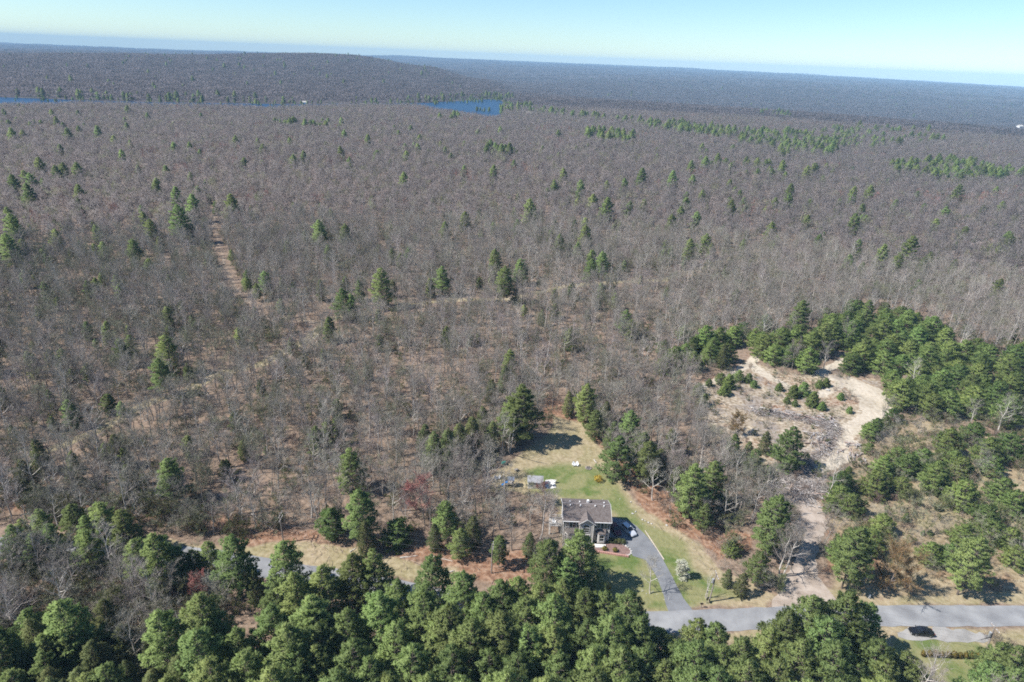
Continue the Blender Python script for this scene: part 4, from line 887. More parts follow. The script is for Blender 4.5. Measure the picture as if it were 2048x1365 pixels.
MB().prism(gab, 'x', -hw, -hw + .18).build('wall', M['siding_warm'], house)
MB().prism(gab, 'x', hw - .18, hw).build('wall', M['siding'], house)
for sx_ in (-1, 1): MB().box(sx_ * (hw + .02) - .08, sx_ * (hw + .02) + .08, -.06, .10, .42, EZ - .03).build('corner_board', M['trim'], house)
# main roof
ov, oe = .35, .42; sl = (RZ_ - EZ) / (HD / 2)
rf = MB()
def rpoly(y): return RZ_ - abs(y - HD / 2) * sl
pro = [(-oe, rpoly(-oe)), (HD / 2, RZ_), (HD + oe, rpoly(HD + oe)), (HD + oe, rpoly(HD + oe) + .16), (HD / 2, RZ_ + .17), (-oe, rpoly(-oe) + .16)]
rf.prism(pro, 'x', -hw - ov, hw + ov)
nco = 16
for sgn in (0, 1):                                       # shingle courses, each lapping the one below
    for i in range(nco):
        u0, u1 = i / nco, (i + 1) / nco
        y0 = -oe + (HD / 2 + oe) * u0; y1 = -oe + (HD / 2 + oe) * u1
        z0, z1 = rpoly(y0) + .165, rpoly(y1) + .165
        q = [(y0 - .01, z0 + .035), (y1, z1 + .006), (y1, z1 - .02), (y0 - .01, z0 - .02)]
        if sgn: q = [(HD - a, c) for a, c in q]
        rf.prism(q, 'x', -hw - ov + .03, hw + ov - .03)
roof = rf.build('roof', M['shingle'], house)
MB().prism([(HD / 2 - .16, RZ_ + .16), (HD / 2, RZ_ + .24), (HD / 2 + .16, RZ_ + .16)], 'x', -hw - ov + .02, hw + ov - .02).build('ridge_cap', mat('ridge shingles', (.20, .175, .17), .95), roof)
MB().box(-hw - ov, hw + ov, -oe - .13, -oe - .01, rpoly(-oe) + .02, rpoly(-oe) + .17).build('gutter', M['trim'], roof)
for sx_ in (-1, 1): MB().prism([(-oe, rpoly(-oe) - .02), (HD / 2, RZ_ - .02), (HD + oe, rpoly(HD + oe) - .02), (HD + oe, rpoly(HD + oe) + .18), (HD / 2, RZ_ + .20), (-oe, rpoly(-oe) + .18)], 'x', sx_ * (hw + ov) + (.003 if sx_ > 0 else -.06), sx_ * (hw + ov) + (.06 if sx_ > 0 else -.003)).build('rake_board', M['trim'], roof)
for vx, vy in ((-3.9, 3.2), (-1.5, 3.2), (2.0, 3.2), (4.1, 3.2), (-3.9, 4.7), (-1.6, 4.7), (4.3, 4.7)):
    MB().tube([(vx, vy, rpoly(vy) + .1), (vx, vy, rpoly(vy) + .42), (vx, vy, rpoly(vy) + .50)], [.11, .11, .17], 8).build('vent', M['trim'], roof)
ch = MB().box(.15, .65, 4.5, 5.0, rpoly(5.0) - .2, RZ_ + .5).build('chimney', M['trim'], roof)
MB().tube([(1.25, 4.9, rpoly(4.9)), (1.25, 4.9, RZ_ + .1)], .16, 8).build('flue', M['black'], roof)
# central projecting gable with entrance
gx0, gx1, gy = -1.75, 1.55, -.9; gm = (gx0 + gx1) / 2; gz = 7.3
siding_wall(gx0, gx1, .45, EZ - .15, gy).build('entrance_wall', M['siding_warm'], house)
g = MB().prism([(gx0, EZ - .14), (gx1, EZ - .14), (gm, gz - .1)], 'y', gy - .02, gy + .18); g.build('gable', M['siding'], house)
for xx in (gx0, gx1 - .18): MB().box(xx, xx + .18, gy + .19, -.04, .45, EZ - .15).build('return_wall', M['siding'], house)
for xx in (gx0 - .03, gx1 - .09): MB().box(xx, xx + .12, gy - .07, gy + .03, .45, EZ - .16).build('corner_board', M['trim'], house)
yb = HD / 2 - (RZ_ - gz) / sl                            # where the small ridge meets the main slope
for s in (-1, 1):
    e = (gm + s * 2.05, EZ - .32)
    a0, b0 = Vector((gm, gy - .35, gz + .06)), Vector((e[0], gy - .35, e[1])); a1 = Vector((gm, yb + .25, gz + .06)); b1 = Vector((e[0], .25, e[1]))
    up = Vector((0, 0, .12))
    MB().add([a0, b0, b1, a1, a0 + up, b0 + up, b1 + up, a1 + up], [(0, 1, 2, 3), (4, 5, 6, 7), (0, 1, 5, 4), (1, 2, 6, 5), (2, 3, 7, 6), (3, 0, 4, 7)]).build('gable_roof', M['shingle'], house)
    c0, c1 = a0 + Vector((0, -.04, -.06)), b0 + Vector((0, -.04, -.06)); up = Vector((0, 0, .2)); dy = Vector((0, .035, 0))
    MB().add([c0, c1, c1 + up, c0 + up, c0 + dy, c1 + dy, c1 + up + dy, c0 + up + dy], [(0, 1, 2, 3), (7, 6, 5, 4), (0, 4, 5, 1), (1, 5, 6, 2), (2, 6, 7, 3), (3, 7, 4, 0)]).build('rake_board', M['trim'], house)
fan = MB().prism([(gm - .1 + .85 * math.cos(t), 5.0 + .75 * math.sin(t)) for t in np.linspace(0, math.pi, 13)], 'y', gy - .08, gy - .005).build('fan_window', M['trim'], house)
MB().prism([(gm - .1 + .74 * math.cos(t), 5.04 + .62 * math.sin(t)) for t in np.linspace(0, math.pi, 13)], 'y', gy - .10, gy - .082).build('pane', M['glass'], fan)
win(house, gm - .1, gy - .03, 3.55, 1.45, 1.2)
df = MB().box(gm - 1.05, gm + .95, gy - .09, gy - .03, .5, 2.85).build('door_frame', M['trim'], house)
for s in (-1, 1):
    d = MB().box(gm - .05 + (.02 if s > 0 else -.82), gm - .05 + (.82 if s > 0 else -.02), gy - .13, gy - .092, .56, 2.65).build('door', M['door_red'], house)
    MB().box(gm - .05 + (.16 if s > 0 else -.68), gm - .05 + (.68 if s > 0 else -.16), gy - .14, gy - .131, 1.2, 2.5).build('pane', M['glass'], d)
    MB().box(gm - .05 + s * .09 - .02, gm - .05 + s * .09 + .02, gy - .18, gy - .132, 1.45, 1.6).build('handle', M['metal'], d)
# bays and upper windows
for bx in (-3.75, 3.65):
    B_ = 1.35; z0, z1 = .35, 3.05
    pl = [(bx - B_, -.036), (bx - B_ * .55, -.85), (bx + B_ * .55, -.85), (bx + B_, -.036)]
    bay = MB().prism(pl, 'z', z0, z1).build('bay', M['siding_warm'], house)
    MB().loft([[(bx - B_ - .18, -.05, z1), (bx - B_ * .6, -1.05, z1), (bx + B_ * .6, -1.05, z1), (bx + B_ + .18, -.05, z1)], [(bx - B_ - .18, -.05, z1 + .1), (bx - B_ * .6, -1.05, z1 + .1), (bx + B_ * .6, -1.05, z1 + .1), (bx + B_ + .18, -.05, z1 + .1)], [(bx - B_ * .75, -.05, z1 + .85), (bx - B_ * .4, -.12, z1 + .85), (bx + B_ * .4, -.12, z1 + .85), (bx + B_ * .75, -.05, z1 + .85)]]).build('bay_roof', M['shingle'], bay)
    win(bay, bx, -.855, 1.0, 1.05, 1.6)
    an = math.atan2(.85 - .036, B_ * .45)
    for s in (-1, 1): win(bay, bx + s * B_ * .79, -.47, 1.0, .55, 1.6, rot=s * an)
    for q in (-.85, .85): win(house, bx + q, -.04, 4.25, .8, 1.3, shut=True)
for k, yy in enumerate((1.6, 3.8, 6.0)):
    for zz in (1.1, 4.0):
        for s in (-1, 1):
            if s > 0 and zz < 2: continue
            win(house, s * (hw + .02), yy, zz, .85, 1.3, rot=s * math.pi / 2)
for yy in (2.0, 5.2):
    gd = MB().box(hw + .005, hw + .06, yy - 1.25, yy + 1.25, .02, 2.3).build('garage_door', M['trim'], house)
    for i in range(4): MB().box(hw + .061, hw + .08, yy - 1.2, yy + 1.2, .08 + i * .56, .57 + i * .56).build('panel', M['white'], gd)
st = MB()
for i in range(3): st.box(gm - 1.3, gm + 1.2, gy - .35 * (3 - i) - .2, gy - .1, -.1 + i * .18, .1 + i * .18 - .004 * i)
st.build('porch_steps', M['concrete'], house)
for x0, x1 in ((-4.9, -2.4), (2.3, 4.6)): MB().prism([(x0, -2.2), (x1, -2.1), (x1 + .2, -1.1), (x0 - .2, -1.0)], 'z', -.05, .28).build('stone_border', M['concrete'], house)
# deck on the left side
dk = thing('deck', 'small grey deck with white railing on the shaded house side', 'deck', (HX - hw - 1.65, FY + 3.4, 0))
for i in range(10): MB().box(-1.5, 1.5, -1.6 + i * .33, -1.6 + i * .33 + .30, 2.55, 2.62).build('board', M['wood_grey'], dk)
for px_, py_ in ((-1.4, -1.5), (-1.4, 1.6), (1.35, -1.5), (1.35, 1.6)): MB().box(px_ - .07, px_ + .07, py_ - .07, py_ + .07, -.1, 3.6).build('post', M['trim'], dk)
for a in ((-1.45, 1.4, -1.55, -1.47), (-1.47, -1.39, -1.4, 1.55), (-1.45, 1.4, 1.57, 1.65)):
    r = MB().box(a[0], a[1], a[2], a[3], 3.42, 3.5).box(a[0], a[1], a[2], a[3], 2.72, 2.79)
    n = 10
    for i in range(n):
        t = (i + .5) / n; xx, yy = (a[0] + (a[1] - a[0]) * t, (a[2] + a[3]) / 2) if a[1] - a[0] > .5 else ((a[0] + a[1]) / 2, a[2] + (a[3] - a[2]) * t)
        r.box(xx - .025, xx + .025, yy - .025, yy + .025, 2.79, 3.42)
    r.build('railing', M['trim'], dk)
def chair(label, x, y, rz, group, z=0, s=1.0):
    t = thing('lawn_chair', label, 'chair', (x, y, z), rz, group, s)
    for i in range(4): MB().box(-.28, .28, -.02 - i * .13, .09 - i * .13, .36 - .02 * (3 - i), .39 - .02 * (3 - i)).build('slat', M['white'], t)
    for i in range(5): MB().prism([(.10, .34), (.38, 1.05 - abs(i - 2) * .05), (.41, 1.04 - abs(i - 2) * .05), (.13, .32)], 'x', -.28 + i * .115, -.28 + i * .115 + .10).build('back_slat', M['white'], t)
    for s_ in (-1, 1):
        MB().box(s_ * .36 - .07, s_ * .36 + .07, -.45, .28, .56, .59).build('armrest', M['white'], t)
        MB().box(s_ * .33 - .025, s_ * .33 + .025, -.42, -.34, -.03, .557).build('leg', M['white'], t)
        MB().box(s_ * .33 - .025, s_ * .33 + .025, .20, .27, -.03, .557).build('leg', M['white'], t)
    return t
chair('white chair on the deck against the house side', HX - hw - 2.2, FY + 3.0, .4, None, 2.64)

# mulch bed with its wall, stones and clipped shrubs
bedp = W([(1180, 1097), (1212, 1088), (1243, 1088), (1256, 1095), (1262, 1104), (1257, 1113), (1215, 1106), (1182, 1104)])
patch(bedp, 'mulch_bed', mat('brown mulch', (.16, .10, .085), .95, (.23, .15, .13), 1.5, bump=.05, bscale=6), .030, 9, .05, .6)
wl = thing('retaining_wall', 'low pinkish brick wall along the front of the mulch bed', 'wall', (0, 0, 0))
mw = mat('pink brick', (.42, .21, .17), .9, (.52, .30, .25), 3)
wp = [Vector(at(a, b)) for a, b in ((1183, 1103), (1200, 1106), (1220, 1109), (1240, 1112.5), (1258, 1115))]
bk = 0
for a, c in zip(wp[:-1], wp[1:]):
    L_ = (c - a).length; n = max(1, int(L_ / .45)); an = math.atan2(c.y - a.y, c.x - a.x)
    for i in range(n):
        for r_ in range(3):
            p = a.lerp(c, (i + (.5 if r_ % 2 else .25)) / n)
            if bk == 0: me_brick = MB().box(-.215, .215, -.14, .14, -.08, .08).mesh('brick', mw)
            put('brick', me_brick, wl, (p.x, p.y, .08 + r_ * .165), an + random.uniform(-.03, .03)); bk += 1
def rock(seed, sz):
    import bmesh
    b = bmesh.new(); bmesh.ops.create_icosphere(b, subdivisions=2, radius=1); r = np.random.RandomState(seed)
    ax = r.uniform(.7, 1.25, 3); nrm = [Vector(r.normal(size=3)).normalized() for _ in range(6)]; cut = r.uniform(.5, .85, 6)
    for v in b.verts:
        for n_, c_ in zip(nrm, cut):
            d = v.co.dot(n_)
            if d > c_: v.co -= n_ * (d - c_)
        v.co = Vector((v.co.x * ax[0], v.co.y * ax[1], v.co.z * ax[2] * .65)) * sz
    me = bpy.data.meshes.new('stone'); b.to_mesh(me); b.free(); me.materials.append(M['stone']); return me
ROCKS = [rock(k, 1.0) for k in range(5)]
DARKROCK = ROCKS[0].copy(); DARKROCK.materials.clear(); DARKROCK.materials.append(M['bark'])
def stone(px, py, s, label, group, z=.0):
    x, y = at(px, py)
    tag(put('stone', random.choice(ROCKS), None, (x, y, ground_z(x, y) + s * .25 + z), random.random() * 6, (s * random.uniform(.8, 1.4), s, s * random.uniform(.8, 1.1))), label, 'stone', group)
ring = [(1237, 1086), (1242, 1088), (1247, 1090), (1252, 1092.5), (1256, 1095.5), (1260, 1099), (1262.5, 1103), (1262, 1107), (1259, 1110), (1255, 1112)]
for i, p in enumerate(ring): stone(*p, .30, 'white edging stone around the mulch bed, %s from its house end' % nth(i), 'edging stones of the mulch bed')
for i, (a, b_, s, l) in enumerate([(1285, 1040, .4, 'pale stone in the row between lawn and rough slope, nearest the driveway'), (1290, 1043, .35, 'pale stone second in the row below the rough slope'), (1297, 1046, .4, 'pale stone in the middle of the row below the slope'), (1303, 1048, .35, 'pale stone ending the row below the rough slope'), (1333, 1052, .55, 'flat white boulder lying alone on the lawn slope'), (1265, 1028, .45, 'pale stone at the lawn corner past the parked cars'), (1271, 1024, .4, 'small pale stone just past the lawn corner'), (1262, 1005, .4, 'grey stone on the rough slope past the house roof'), (1240, 945, .35, 'stone at the edge of orange litter by the lawn'), (1655, 781, 1.1, 'large grey boulder between small pines in the clearing'), (1085, 893, .45, 'grey boulder at the foot of the dead pine'), (1215, 890, .3, 'small stone near the long white fallen log')]): stone(a, b_, s * .72, l, None)
strew = []
for i in range(24):
    a, b_ = random.choice([(random.uniform(1200, 1260), random.uniform(950, 1000)), (random.uniform(1260, 1380), random.uniform(1000, 1090)), (random.uniform(1380, 1460), random.uniform(1060, 1120)), (random.uniform(1280, 1330), random.uniform(1180, 1200))])
    strew.append((a, b_))
for i, (a, b_) in enumerate(sorted(strew)): stone(a, b_, random.uniform(.08, .15), 'small pale stone strewn over the lawn slope, %s from left' % nth(i), 'small stones strewn over the lawn slope')
def shrub(seed, r, h, leaf, n=420, size=.22, wid=.12):
    q = np.random.RandomState(seed); d = q.normal(size=(n, 3)); d /= np.linalg.norm(d, axis=1, keepdims=True)
    p = d * np.array([r, r, h / 2]) * q.uniform(.55, 1.0, (n, 1)) + np.array([0, 0, h / 2 + .08])
    N = blades(p, (d + q.normal(size=(n, 3)) * .7) * size * q.uniform(.6, 1.2, (n, 1)), np.full(n, wid), q)
    nn = d + q.normal(size=(n, 3)) * .3; nn /= np.linalg.norm(nn, axis=1, keepdims=True); N = (N[0], orient(N[0], N[1], nn), nn)
    s0 = np.array([[0, 0, -.15]] * 4); s1 = np.column_stack([q.uniform(-.5, .5, 4) * r, q.uniform(-.5, .5, 4) * r, np.full(4, h * .6)])
    S = sticks(s0, s1, np.full(4, .03), np.full(4, .012), 4); T = sticks(s0[:1], s1[:1] * .6, np.array([.04]), np.array([.02]), 5)
    return Kind('shrub', (T, S, N), M['leaf_brown'], M['leaf_brown'], leaf, (h, r))
M['gold'] = mat('golden green leaves', (.20, .19, .035), .8, (.27, .23, .05), 2, trans=.25)
M['hedge_gold'] = mat('olive gold leaves', (.20, .17, .035), .8, (.30, .20, .055), 1.2, trans=.25)
M['forsythia'] = mat('yellow blossom', (.62, .40, .03), .8, (.45, .33, .05), 2, trans=.2)
SG, SH, SF, SD = shrub(1, .48, .85, M['gold']), shrub(2, .42, 1.5, M['hedge_gold'], 900, .13, .09), shrub(3, 1.1, 1.7, M['forsythia'], 420, .3), shrub(4, .8, .9, M['leaf_low'], 500)
def sh(k, px, py, label, group=None, s=1.0):
    x, y = at(px, py); return plant(k, 'shrub', x, y, label, 'shrub', group, s)
sh(SG, 1209, 1100, 'round golden shrub in the mulch bed nearer the house'); sh(SG, 1230, 1103, 'round golden shrub in the mulch bed nearer the driveway')
sh(SF, 1196, 963, 'yellow flowering forsythia bush alone on the back lawn'); sh(SF, 1215, 1177, 'small yellow bush by the pines on the front lawn', None, .7)
for i in range(5): sh(SD, 1217 + i * 7, 1083 + i * .8, 'low dull green hedge shrub by the house, %s along from its corner' % nth(i), 'low hedge shrubs beside the house')
for i, (a, b_) in enumerate([(1132, 1086), (1142, 1088), (1152, 1089), (1172, 1090)]): sh(SD, a, b_, 'dark foundation shrub before the house, %s from its shaded corner' % nth(i), 'foundation shrubs', .8)
for i in range(10): sh(SH, 1845 + i * 12.2, 1313 + i * .5, 'olive gold clipped shrub, %s from left in the hedge row' % nth(i), 'clipped hedge row below the pull off', .95 + .08 * (i % 3))

# ------------------------------------------------------------------ cars
M['tyre'] = mat('tyre rubber', (.02, .02, .02), .85); M['rim'] = mat('alloy rim', (.45, .45, .46), .35, metal=.8)
M['carglass'] = mat('dark car glass', (.012, .014, .018), .05, spec=.7); M['lamp'] = mat('headlight lens', (.75, .76, .78), .15, spec=.6); M['tail'] = mat('tail light', (.30, .012, .01), .25)
def car(name, label, x, y, rz, paint, L=4.6, Wd=1.82, Hh=1.46, suv=False, roofm=None):
    t = thing(name, label, 'car', (x, y, .03), rz)
    w = Wd / 2; h0, hb = .24, Hh * (.62 if not suv else .63)
    def ring(xx, ww, zb, zt, tum=.9): return [(xx, -ww * .94, zb), (xx, ww * .94, zb), (xx, ww, (zb + zt) / 2), (xx, ww * tum, zt), (xx, 0, zt + .03), (xx, -ww * tum, zt), (xx, -ww, (zb + zt) / 2)]
    hood = hb * .88
    MB().loft([ring(-L / 2, w * .80, .40, hb * .72), ring(-L / 2 + .12, w * .93, .28, hb * .93), ring(-L / 2 + .6, w, h0, hb), ring(0, w, h0, hb), ring(L * .16, w, h0, hb * .98), ring(L * .22, w * .99, h0, hood), ring(L / 2 - .55, w * .97, h0, hood * .93), ring(L / 2 - .12, w * .88, .28, hood * .78), ring(L / 2, w * .74, .36, hood * .6)]).build('body', paint, t, sm=False)
    r0, r1 = (-L * .43, -L * .34) if suv else (-L * .37, -L * .24); f1, f0 = L * .05, L * .21
    cb = lambda xx, ww, z: [(xx, -ww, z), (xx, ww, z)]
    zt = Hh - .05
    G = MB().add([(r0, -w * .87, hb), (r0, w * .87, hb), (f0, w * .87, hb - .02), (f0, -w * .87, hb - .02), (r1, -w * .70, zt), (r1, w * .70, zt), (f1, w * .70, zt), (f1, -w * .70, zt)], [(0, 3, 2, 1), (4, 5, 6, 7), (0, 1, 5, 4), (1, 2, 6, 5), (2, 3, 7, 6), (3, 0, 4, 7)])
    G.build('windows', M['carglass'], t)
    MB().loft([[(r1 - .06, -w * .70, zt), (r1 - .06, w * .70, zt), (r1 - .06, w * .5, zt + .05), (r1 - .06, -w * .5, zt + .05)], [((r1 + f1) / 2, -w * .73, zt), ((r1 + f1) / 2, w * .73, zt), ((r1 + f1) / 2, w * .5, zt + .085), ((r1 + f1) / 2, -w * .5, zt + .085)], [(f1 + .04, -w * .70, zt), (f1 + .04, w * .70, zt), (f1 + .04, w * .5, zt + .05), (f1 + .04, -w * .5, zt + .05)]]).build('roof', roofm or paint, t)
    for s in (-1, 1):
        for p, q in (((r0, hb), (r1, zt)), ((f0, hb - .02), (f1, zt)), (((r1 + f1) / 2 - .1, hb), ((r1 + f1) / 2 - .1, zt))):
            MB().tube([(p[0], s * w * .88, p[1]), (q[0], s * w * .71, q[1])], .045, 5).build('pillar', paint, t)
        MB().box(L * .16, L * .16 + .12, s * (w + .09) - .09, s * (w + .09) + .09, hb + .02, hb + .16).build('mirror', paint, t)
        MB().box(L / 2 - .22, L / 2 - .06, s * w * .66 - .16, s * w * .66 + .16, hood * .58, hood * .72).build('headlight', M['lamp'], t)
        MB().box(-L / 2 - .015, -L / 2 + .1, s * w * .66 - .15, s * w * .66 + .15, hb * .68, hb * .86).build('tail_light', M['tail'], t)
        for xx in (-L * .30, L * .31):
            rr = .36 if suv else .32
            wh = MB().tube([(xx, s * (w - .20), rr), (xx, s * (w + .015), rr)], rr, 16).build('tyre', M['tyre'], t)
            MB().tube([(xx, s * (w + .016), rr), (xx, s * (w + .03), rr)], rr * .62, 10).build('rim', M['rim'], wh)
    MB().box(L / 2 - .10, L / 2 + .015, -w * .35, w * .35, .44, .56).build('grille', M['black'], t)
    return t
silver = mat('silver car paint', (.62, .63, .65), .28, metal=.35, spec=.5); red = mat('dark red car paint', (.11, .012, .02), .25, spec=.5); blk = mat('black car paint', (.010, .010, .012), .15, spec=.6)
def car_at(p0, p1):
    a, c = Vector(at(*p0, .5)), Vector(at(*p1, .5)); m_ = (a + c) / 2; return m_.x, m_.y, math.atan2(c.y - a.y, c.x - a.x)
car('parked_suv', 'silver estate car parked in the sun beside the house shadow', *car_at((1244, 1048), (1270, 1073)), silver, 4.7, 1.85, 1.62, True)
car('parked_car', 'dark red car parked in the house shadow', *car_at((1222, 1048), (1238, 1069)), red, 4.6, 1.82, 1.5)
car('parked_car', 'black car parked on the gravel strip below the road', *car_at((1863, 1266), (1822, 1262)), blk, 4.7, 1.82, 1.48)

# ------------------------------------------------------------------ back lawn things
sx0, sy0 = at(1070, 978)
shd = thing('shed', 'white garden shed with grey gable roof on the back lawn', 'shed', (sx0, sy0, 0))
MB().prism([(-1.95, 0.0), (1.95, 0.0), (1.95, 2.1), (-1.95, 2.1)], 'y', 0, .1).build('wall', M['trim'], shd)
MB().prism([(-1.95, 0.0), (1.95, 0.0), (1.95, 2.1), (-1.95, 2.1)], 'y', 2.7, 2.8).build('wall', M['trim'], shd)
for xx in (-1.95, 1.85): MB().prism([(.101, 0), (2.699, 0), (2.699, 2.1), (1.4, 3.05), (.101, 2.1)], 'x', xx, xx + .1).build('wall', M['trim'], shd)
MB().prism([(-.2, 2.0), (1.4, 3.1), (3.0, 2.0), (3.0, 2.1), (1.4, 3.22), (-.2, 2.1)], 'x', -2.12, 2.12).build('roof', mat('grey shingles', (.26, .26, .27), .9, (.33, .33, .34), 3), shd)
MB().box(-.7, .5, -.04, -.002, .05, 1.95).build('door', M['siding'], shd); win(shd, 1.2, -.01, 1.1, .6, .7); win(shd, -1.35, -.01, 1.1, .6, .7)
pa = patch(W([(1091, 961), (1107, 960), (1112, 976), (1090, 978)]), 'patio_slab', M['concrete'], .05, 12, .05, .5)
tb = thing('patio_table', 'white round table on the slab beside the shed', 'table', (*at(1104, 972), .05))
MB().tube([(0, 0, .70), (0, 0, .74)], .55, 14).build('tabletop', M['white'], tb); MB().tube([(0, 0, 0), (0, 0, .70)], .06, 8).build('leg', M['white'], tb)
chair('white chair beside the patio table near the shed', *at(1099, 969), 1.2, None, .05); chair('white chair facing the shed from the slab edge', *at(1109, 966), -1.8, None, .05)
ps = thing('play_set', 'children play tower with blue slide beside the shed', 'play set', (*at(1021, 976), 0))
blue = mat('blue plastic', (.03, .22, .55), .4); gr = mat('blue grey canopy', (.13, .15, .19), .8)
for a in (-.75, .75):
    for b_ in (0, 1.5): MB().box(a - .06, a + .06, b_ - .06, b_ + .06, -.05, 2.5).build('post', M['wood_grey'], ps)
for i in range(5): MB().box(-.8, .8, -.05 + i * .33, .25 + i * .33, 1.2, 1.25).build('board', M['wood_grey'], ps)
MB().prism([(-.15, 2.4), (.75, 2.95), (1.65, 2.4), (1.65, 2.46), (.75, 3.02), (-.15, 2.46)], 'x', -.95, .95).build('roof', gr, ps)
sl_ = MB().prism([(-.8, 1.25), (-1.3, 1.15), (-2.1, .25), (-2.5, .15), (-2.5, .22), (-2.1, .33), (-1.3, 1.25), (-.8, 1.35)], 'y', .35, 1.05).build('slide', blue, ps)
for yy in (.30, 1.05): MB().prism([(-.8, 1.28), (-1.3, 1.18), (-2.1, .28), (-2.5, .18), (-2.5, .36), (-2.1, .50), (-1.3, 1.44), (-.8, 1.5)], 'y', yy - .03 if yy < .5 else yy + .003, yy + .045 if yy < .5 else yy + .05).build('slide_side', blue, ps)
chair('white lawn chair of the open pair, one nearer the dead pine', *at(1147.5, 932), .25, 'white chairs out on the back lawn', 0, 1.15)
chair('white lawn chair of the open pair, one nearer the forsythia', *at(1153.5, 932), -.25, 'white chairs out on the back lawn', 0, 1.15)
chair('small white chair at the thicket edge near the play tower, left one', *at(992, 959), .8, 'white chairs by the thicket'); chair('small white chair at the thicket edge near the play tower, right one', *at(998, 958), -.6, 'white chairs by the thicket')
cp = thing('compost_tumbler', 'teal green barrel composter on legs at the lawn edge', 'composter', (*at(1007, 930), 0), .3)
MB().tube([(-.55, 0, .75), (-.5, 0, .75), (.5, 0, .75), (.55, 0, .75)], [.3, .42, .42, .3], 12).build('barrel', mat('teal plastic', (.03, .26, .20), .5), cp)
for a in (-.4, .4):
    for b_ in (-.35, .35): MB().tube([(a, b_, 0), (a, 0, .7)], .03, 5).build('leg', M['black'], cp)
wb = thing('wheelbarrow', 'small dark wheelbarrow on the lawn past the shed', 'wheelbarrow', (*at(1032, 943), 0), .6)
MB().loft([[(-.3, -.2, .35), (.35, -.2, .35), (.35, .2, .35), (-.3, .2, .35)], [(-.5, -.33, .68), (.6, -.33, .68), (.6, .33, .68), (-.5, .33, .68)]]).build('tray', M['wood_grey'], wb)
MB().tube([(.62, -.05, .2), (.62, .05, .2)], .2, 10).build('wheel', M['tyre'], wb)
for s in (-1, 1): MB().tube([(.62, s * .08, .2), (-.3, s * .25, .38), (-1.1, s * .28, .62)], .025, 5).build('handle', M['wood_grey'], wb); MB().tube([(-.3, s * .24, .38), (-.35, s * .24, 0)], .025, 5).build('leg', M['wood_grey'], wb)
fp = thing('fire_pit', 'small ring of grey stones around ash on the back lawn', 'fire pit', (*at(1177, 937), 0))
for k in range(9): put('stone', DARKROCK, fp, (.75 * math.cos(k * .7), .75 * math.sin(k * .7), .12), k, .24)
MB().tube([(0, 0, .0), (0, 0, .06)], .62, 12).build('ash', mat('ash', (.10, .095, .09), .95), fp)
MAIL = mat('black mailbox', (.015, .015, .016), .4)
for i, (a, b_, l) in enumerate([(1402, 1216, 'black mailbox on a dark post at the lawn corner by the road'), (1413, 1207, 'second dark mailbox, set back under the leaning road pole')]):
    mb_ = thing('mailbox', l, 'mailbox', (*at(a, b_), 0), -1.6 + i)
    MB().box(-.05, .05, -.05, .05, -.05, 1.05).build('post', M['wood_grey'], mb_)
    MB().prism([(-.14, 1.06), (.14, 1.06), (.14, 1.22), (.09, 1.32), (0, 1.35), (-.09, 1.32), (-.14, 1.22)], 'y', -.3, .3).build('box', MAIL, mb_)
    MB().box(.145, .16, -.1, -.06, 1.15, 1.38).build('flag', M['tail'], mb_)
mk = thing('marker_post', 'short white marker post on the verge by the road', 'post', (*at(1738, 1197), 0))
MB().box(-.12, .12, -.12, .12, -.05, .9).build('post', M['white'], mk); MB().loft([[(-.16, -.16, .9), (.16, -.16, .9), (.16, .16, .9), (-.16, .16, .9)], [(-.02, -.02, 1.1), (.02, -.02, 1.1), (.02, .02, 1.1), (-.02, .02, 1.1)]]).build('cap', M['white'], mk)
for i, (a, b_) in enumerate([(1337, 1200), (1283, 1184)]):
    lp = thing('reflector_stake', 'white reflector stake by the driveway, %s from the road' % nth(i), 'stake', (*at(a, b_), 0)); MB().tube([(0, 0, 0), (0, 0, .8)], .025, 5).build('stake', M['white'], lp); MB().tube([(0, -.02, .8), (0, .02, .8)], .06, 8).build('disc', M['white'], lp)
kb = W([(1290, 1062), (1302, 1082), (1315, 1100), (1328, 1120)])
ribbon(kb, .3, 'driveway_kerb', mat('tan kerb stones', (.45, .38, .30), .9, (.55, .47, .38), 2), .10, 31, .12)

# ------------------------------------------------------------------ utility poles and wires
def pole(px, py, Hh, label, arms=1, can=False, tilt=(0, 0), rz=0):
    x, y = at(px, py); t = thing('utility_pole', label, 'utility pole', (x, y, -.2), 0, 'utility poles along the road'); t.rotation_euler = (tilt[0], tilt[1], rz)
    MB().tube([(0, 0, 0), (0, 0, Hh)], [.17, .11], 8).build('pole', M['pole'], t)
    for k in range(arms):
        zc = Hh - .5 - k * 1.1
        a = MB().box(-.06, .06, -1.25, 1.25, zc - .07, zc + .07).build('crossarm', M['pole'], t, (.17, 0, 0))
        for yy in (-1.1, -.45, .45, 1.1): MB().tube([(0, yy, zc + .072), (0, yy, zc + .2), (0, yy, zc + .26)], [.03, .06, .03], 6).build('insulator', M['white'], a)
    if can:
        c = MB().tube([(-.38, 0, Hh - 2.6), (-.38, 0, Hh - 1.6)], .24, 10).build('transformer', M['metal'], t)
        for yy in (-.1, .1): MB().tube([(-.38, yy, Hh - 1.6), (-.38, yy, Hh - 1.4)], .03, 5).build('bushing', M['white'], c)
    m_ = Matrix.Translation((x, y, -.2)) @ t.rotation_euler.to_matrix().to_4x4()
    return [m_ @ Vector((.17, yy, Hh - .26)) for yy in (-1.1, .45, 1.1)] + [m_ @ Vector((0, 0, Hh - 2.9))]
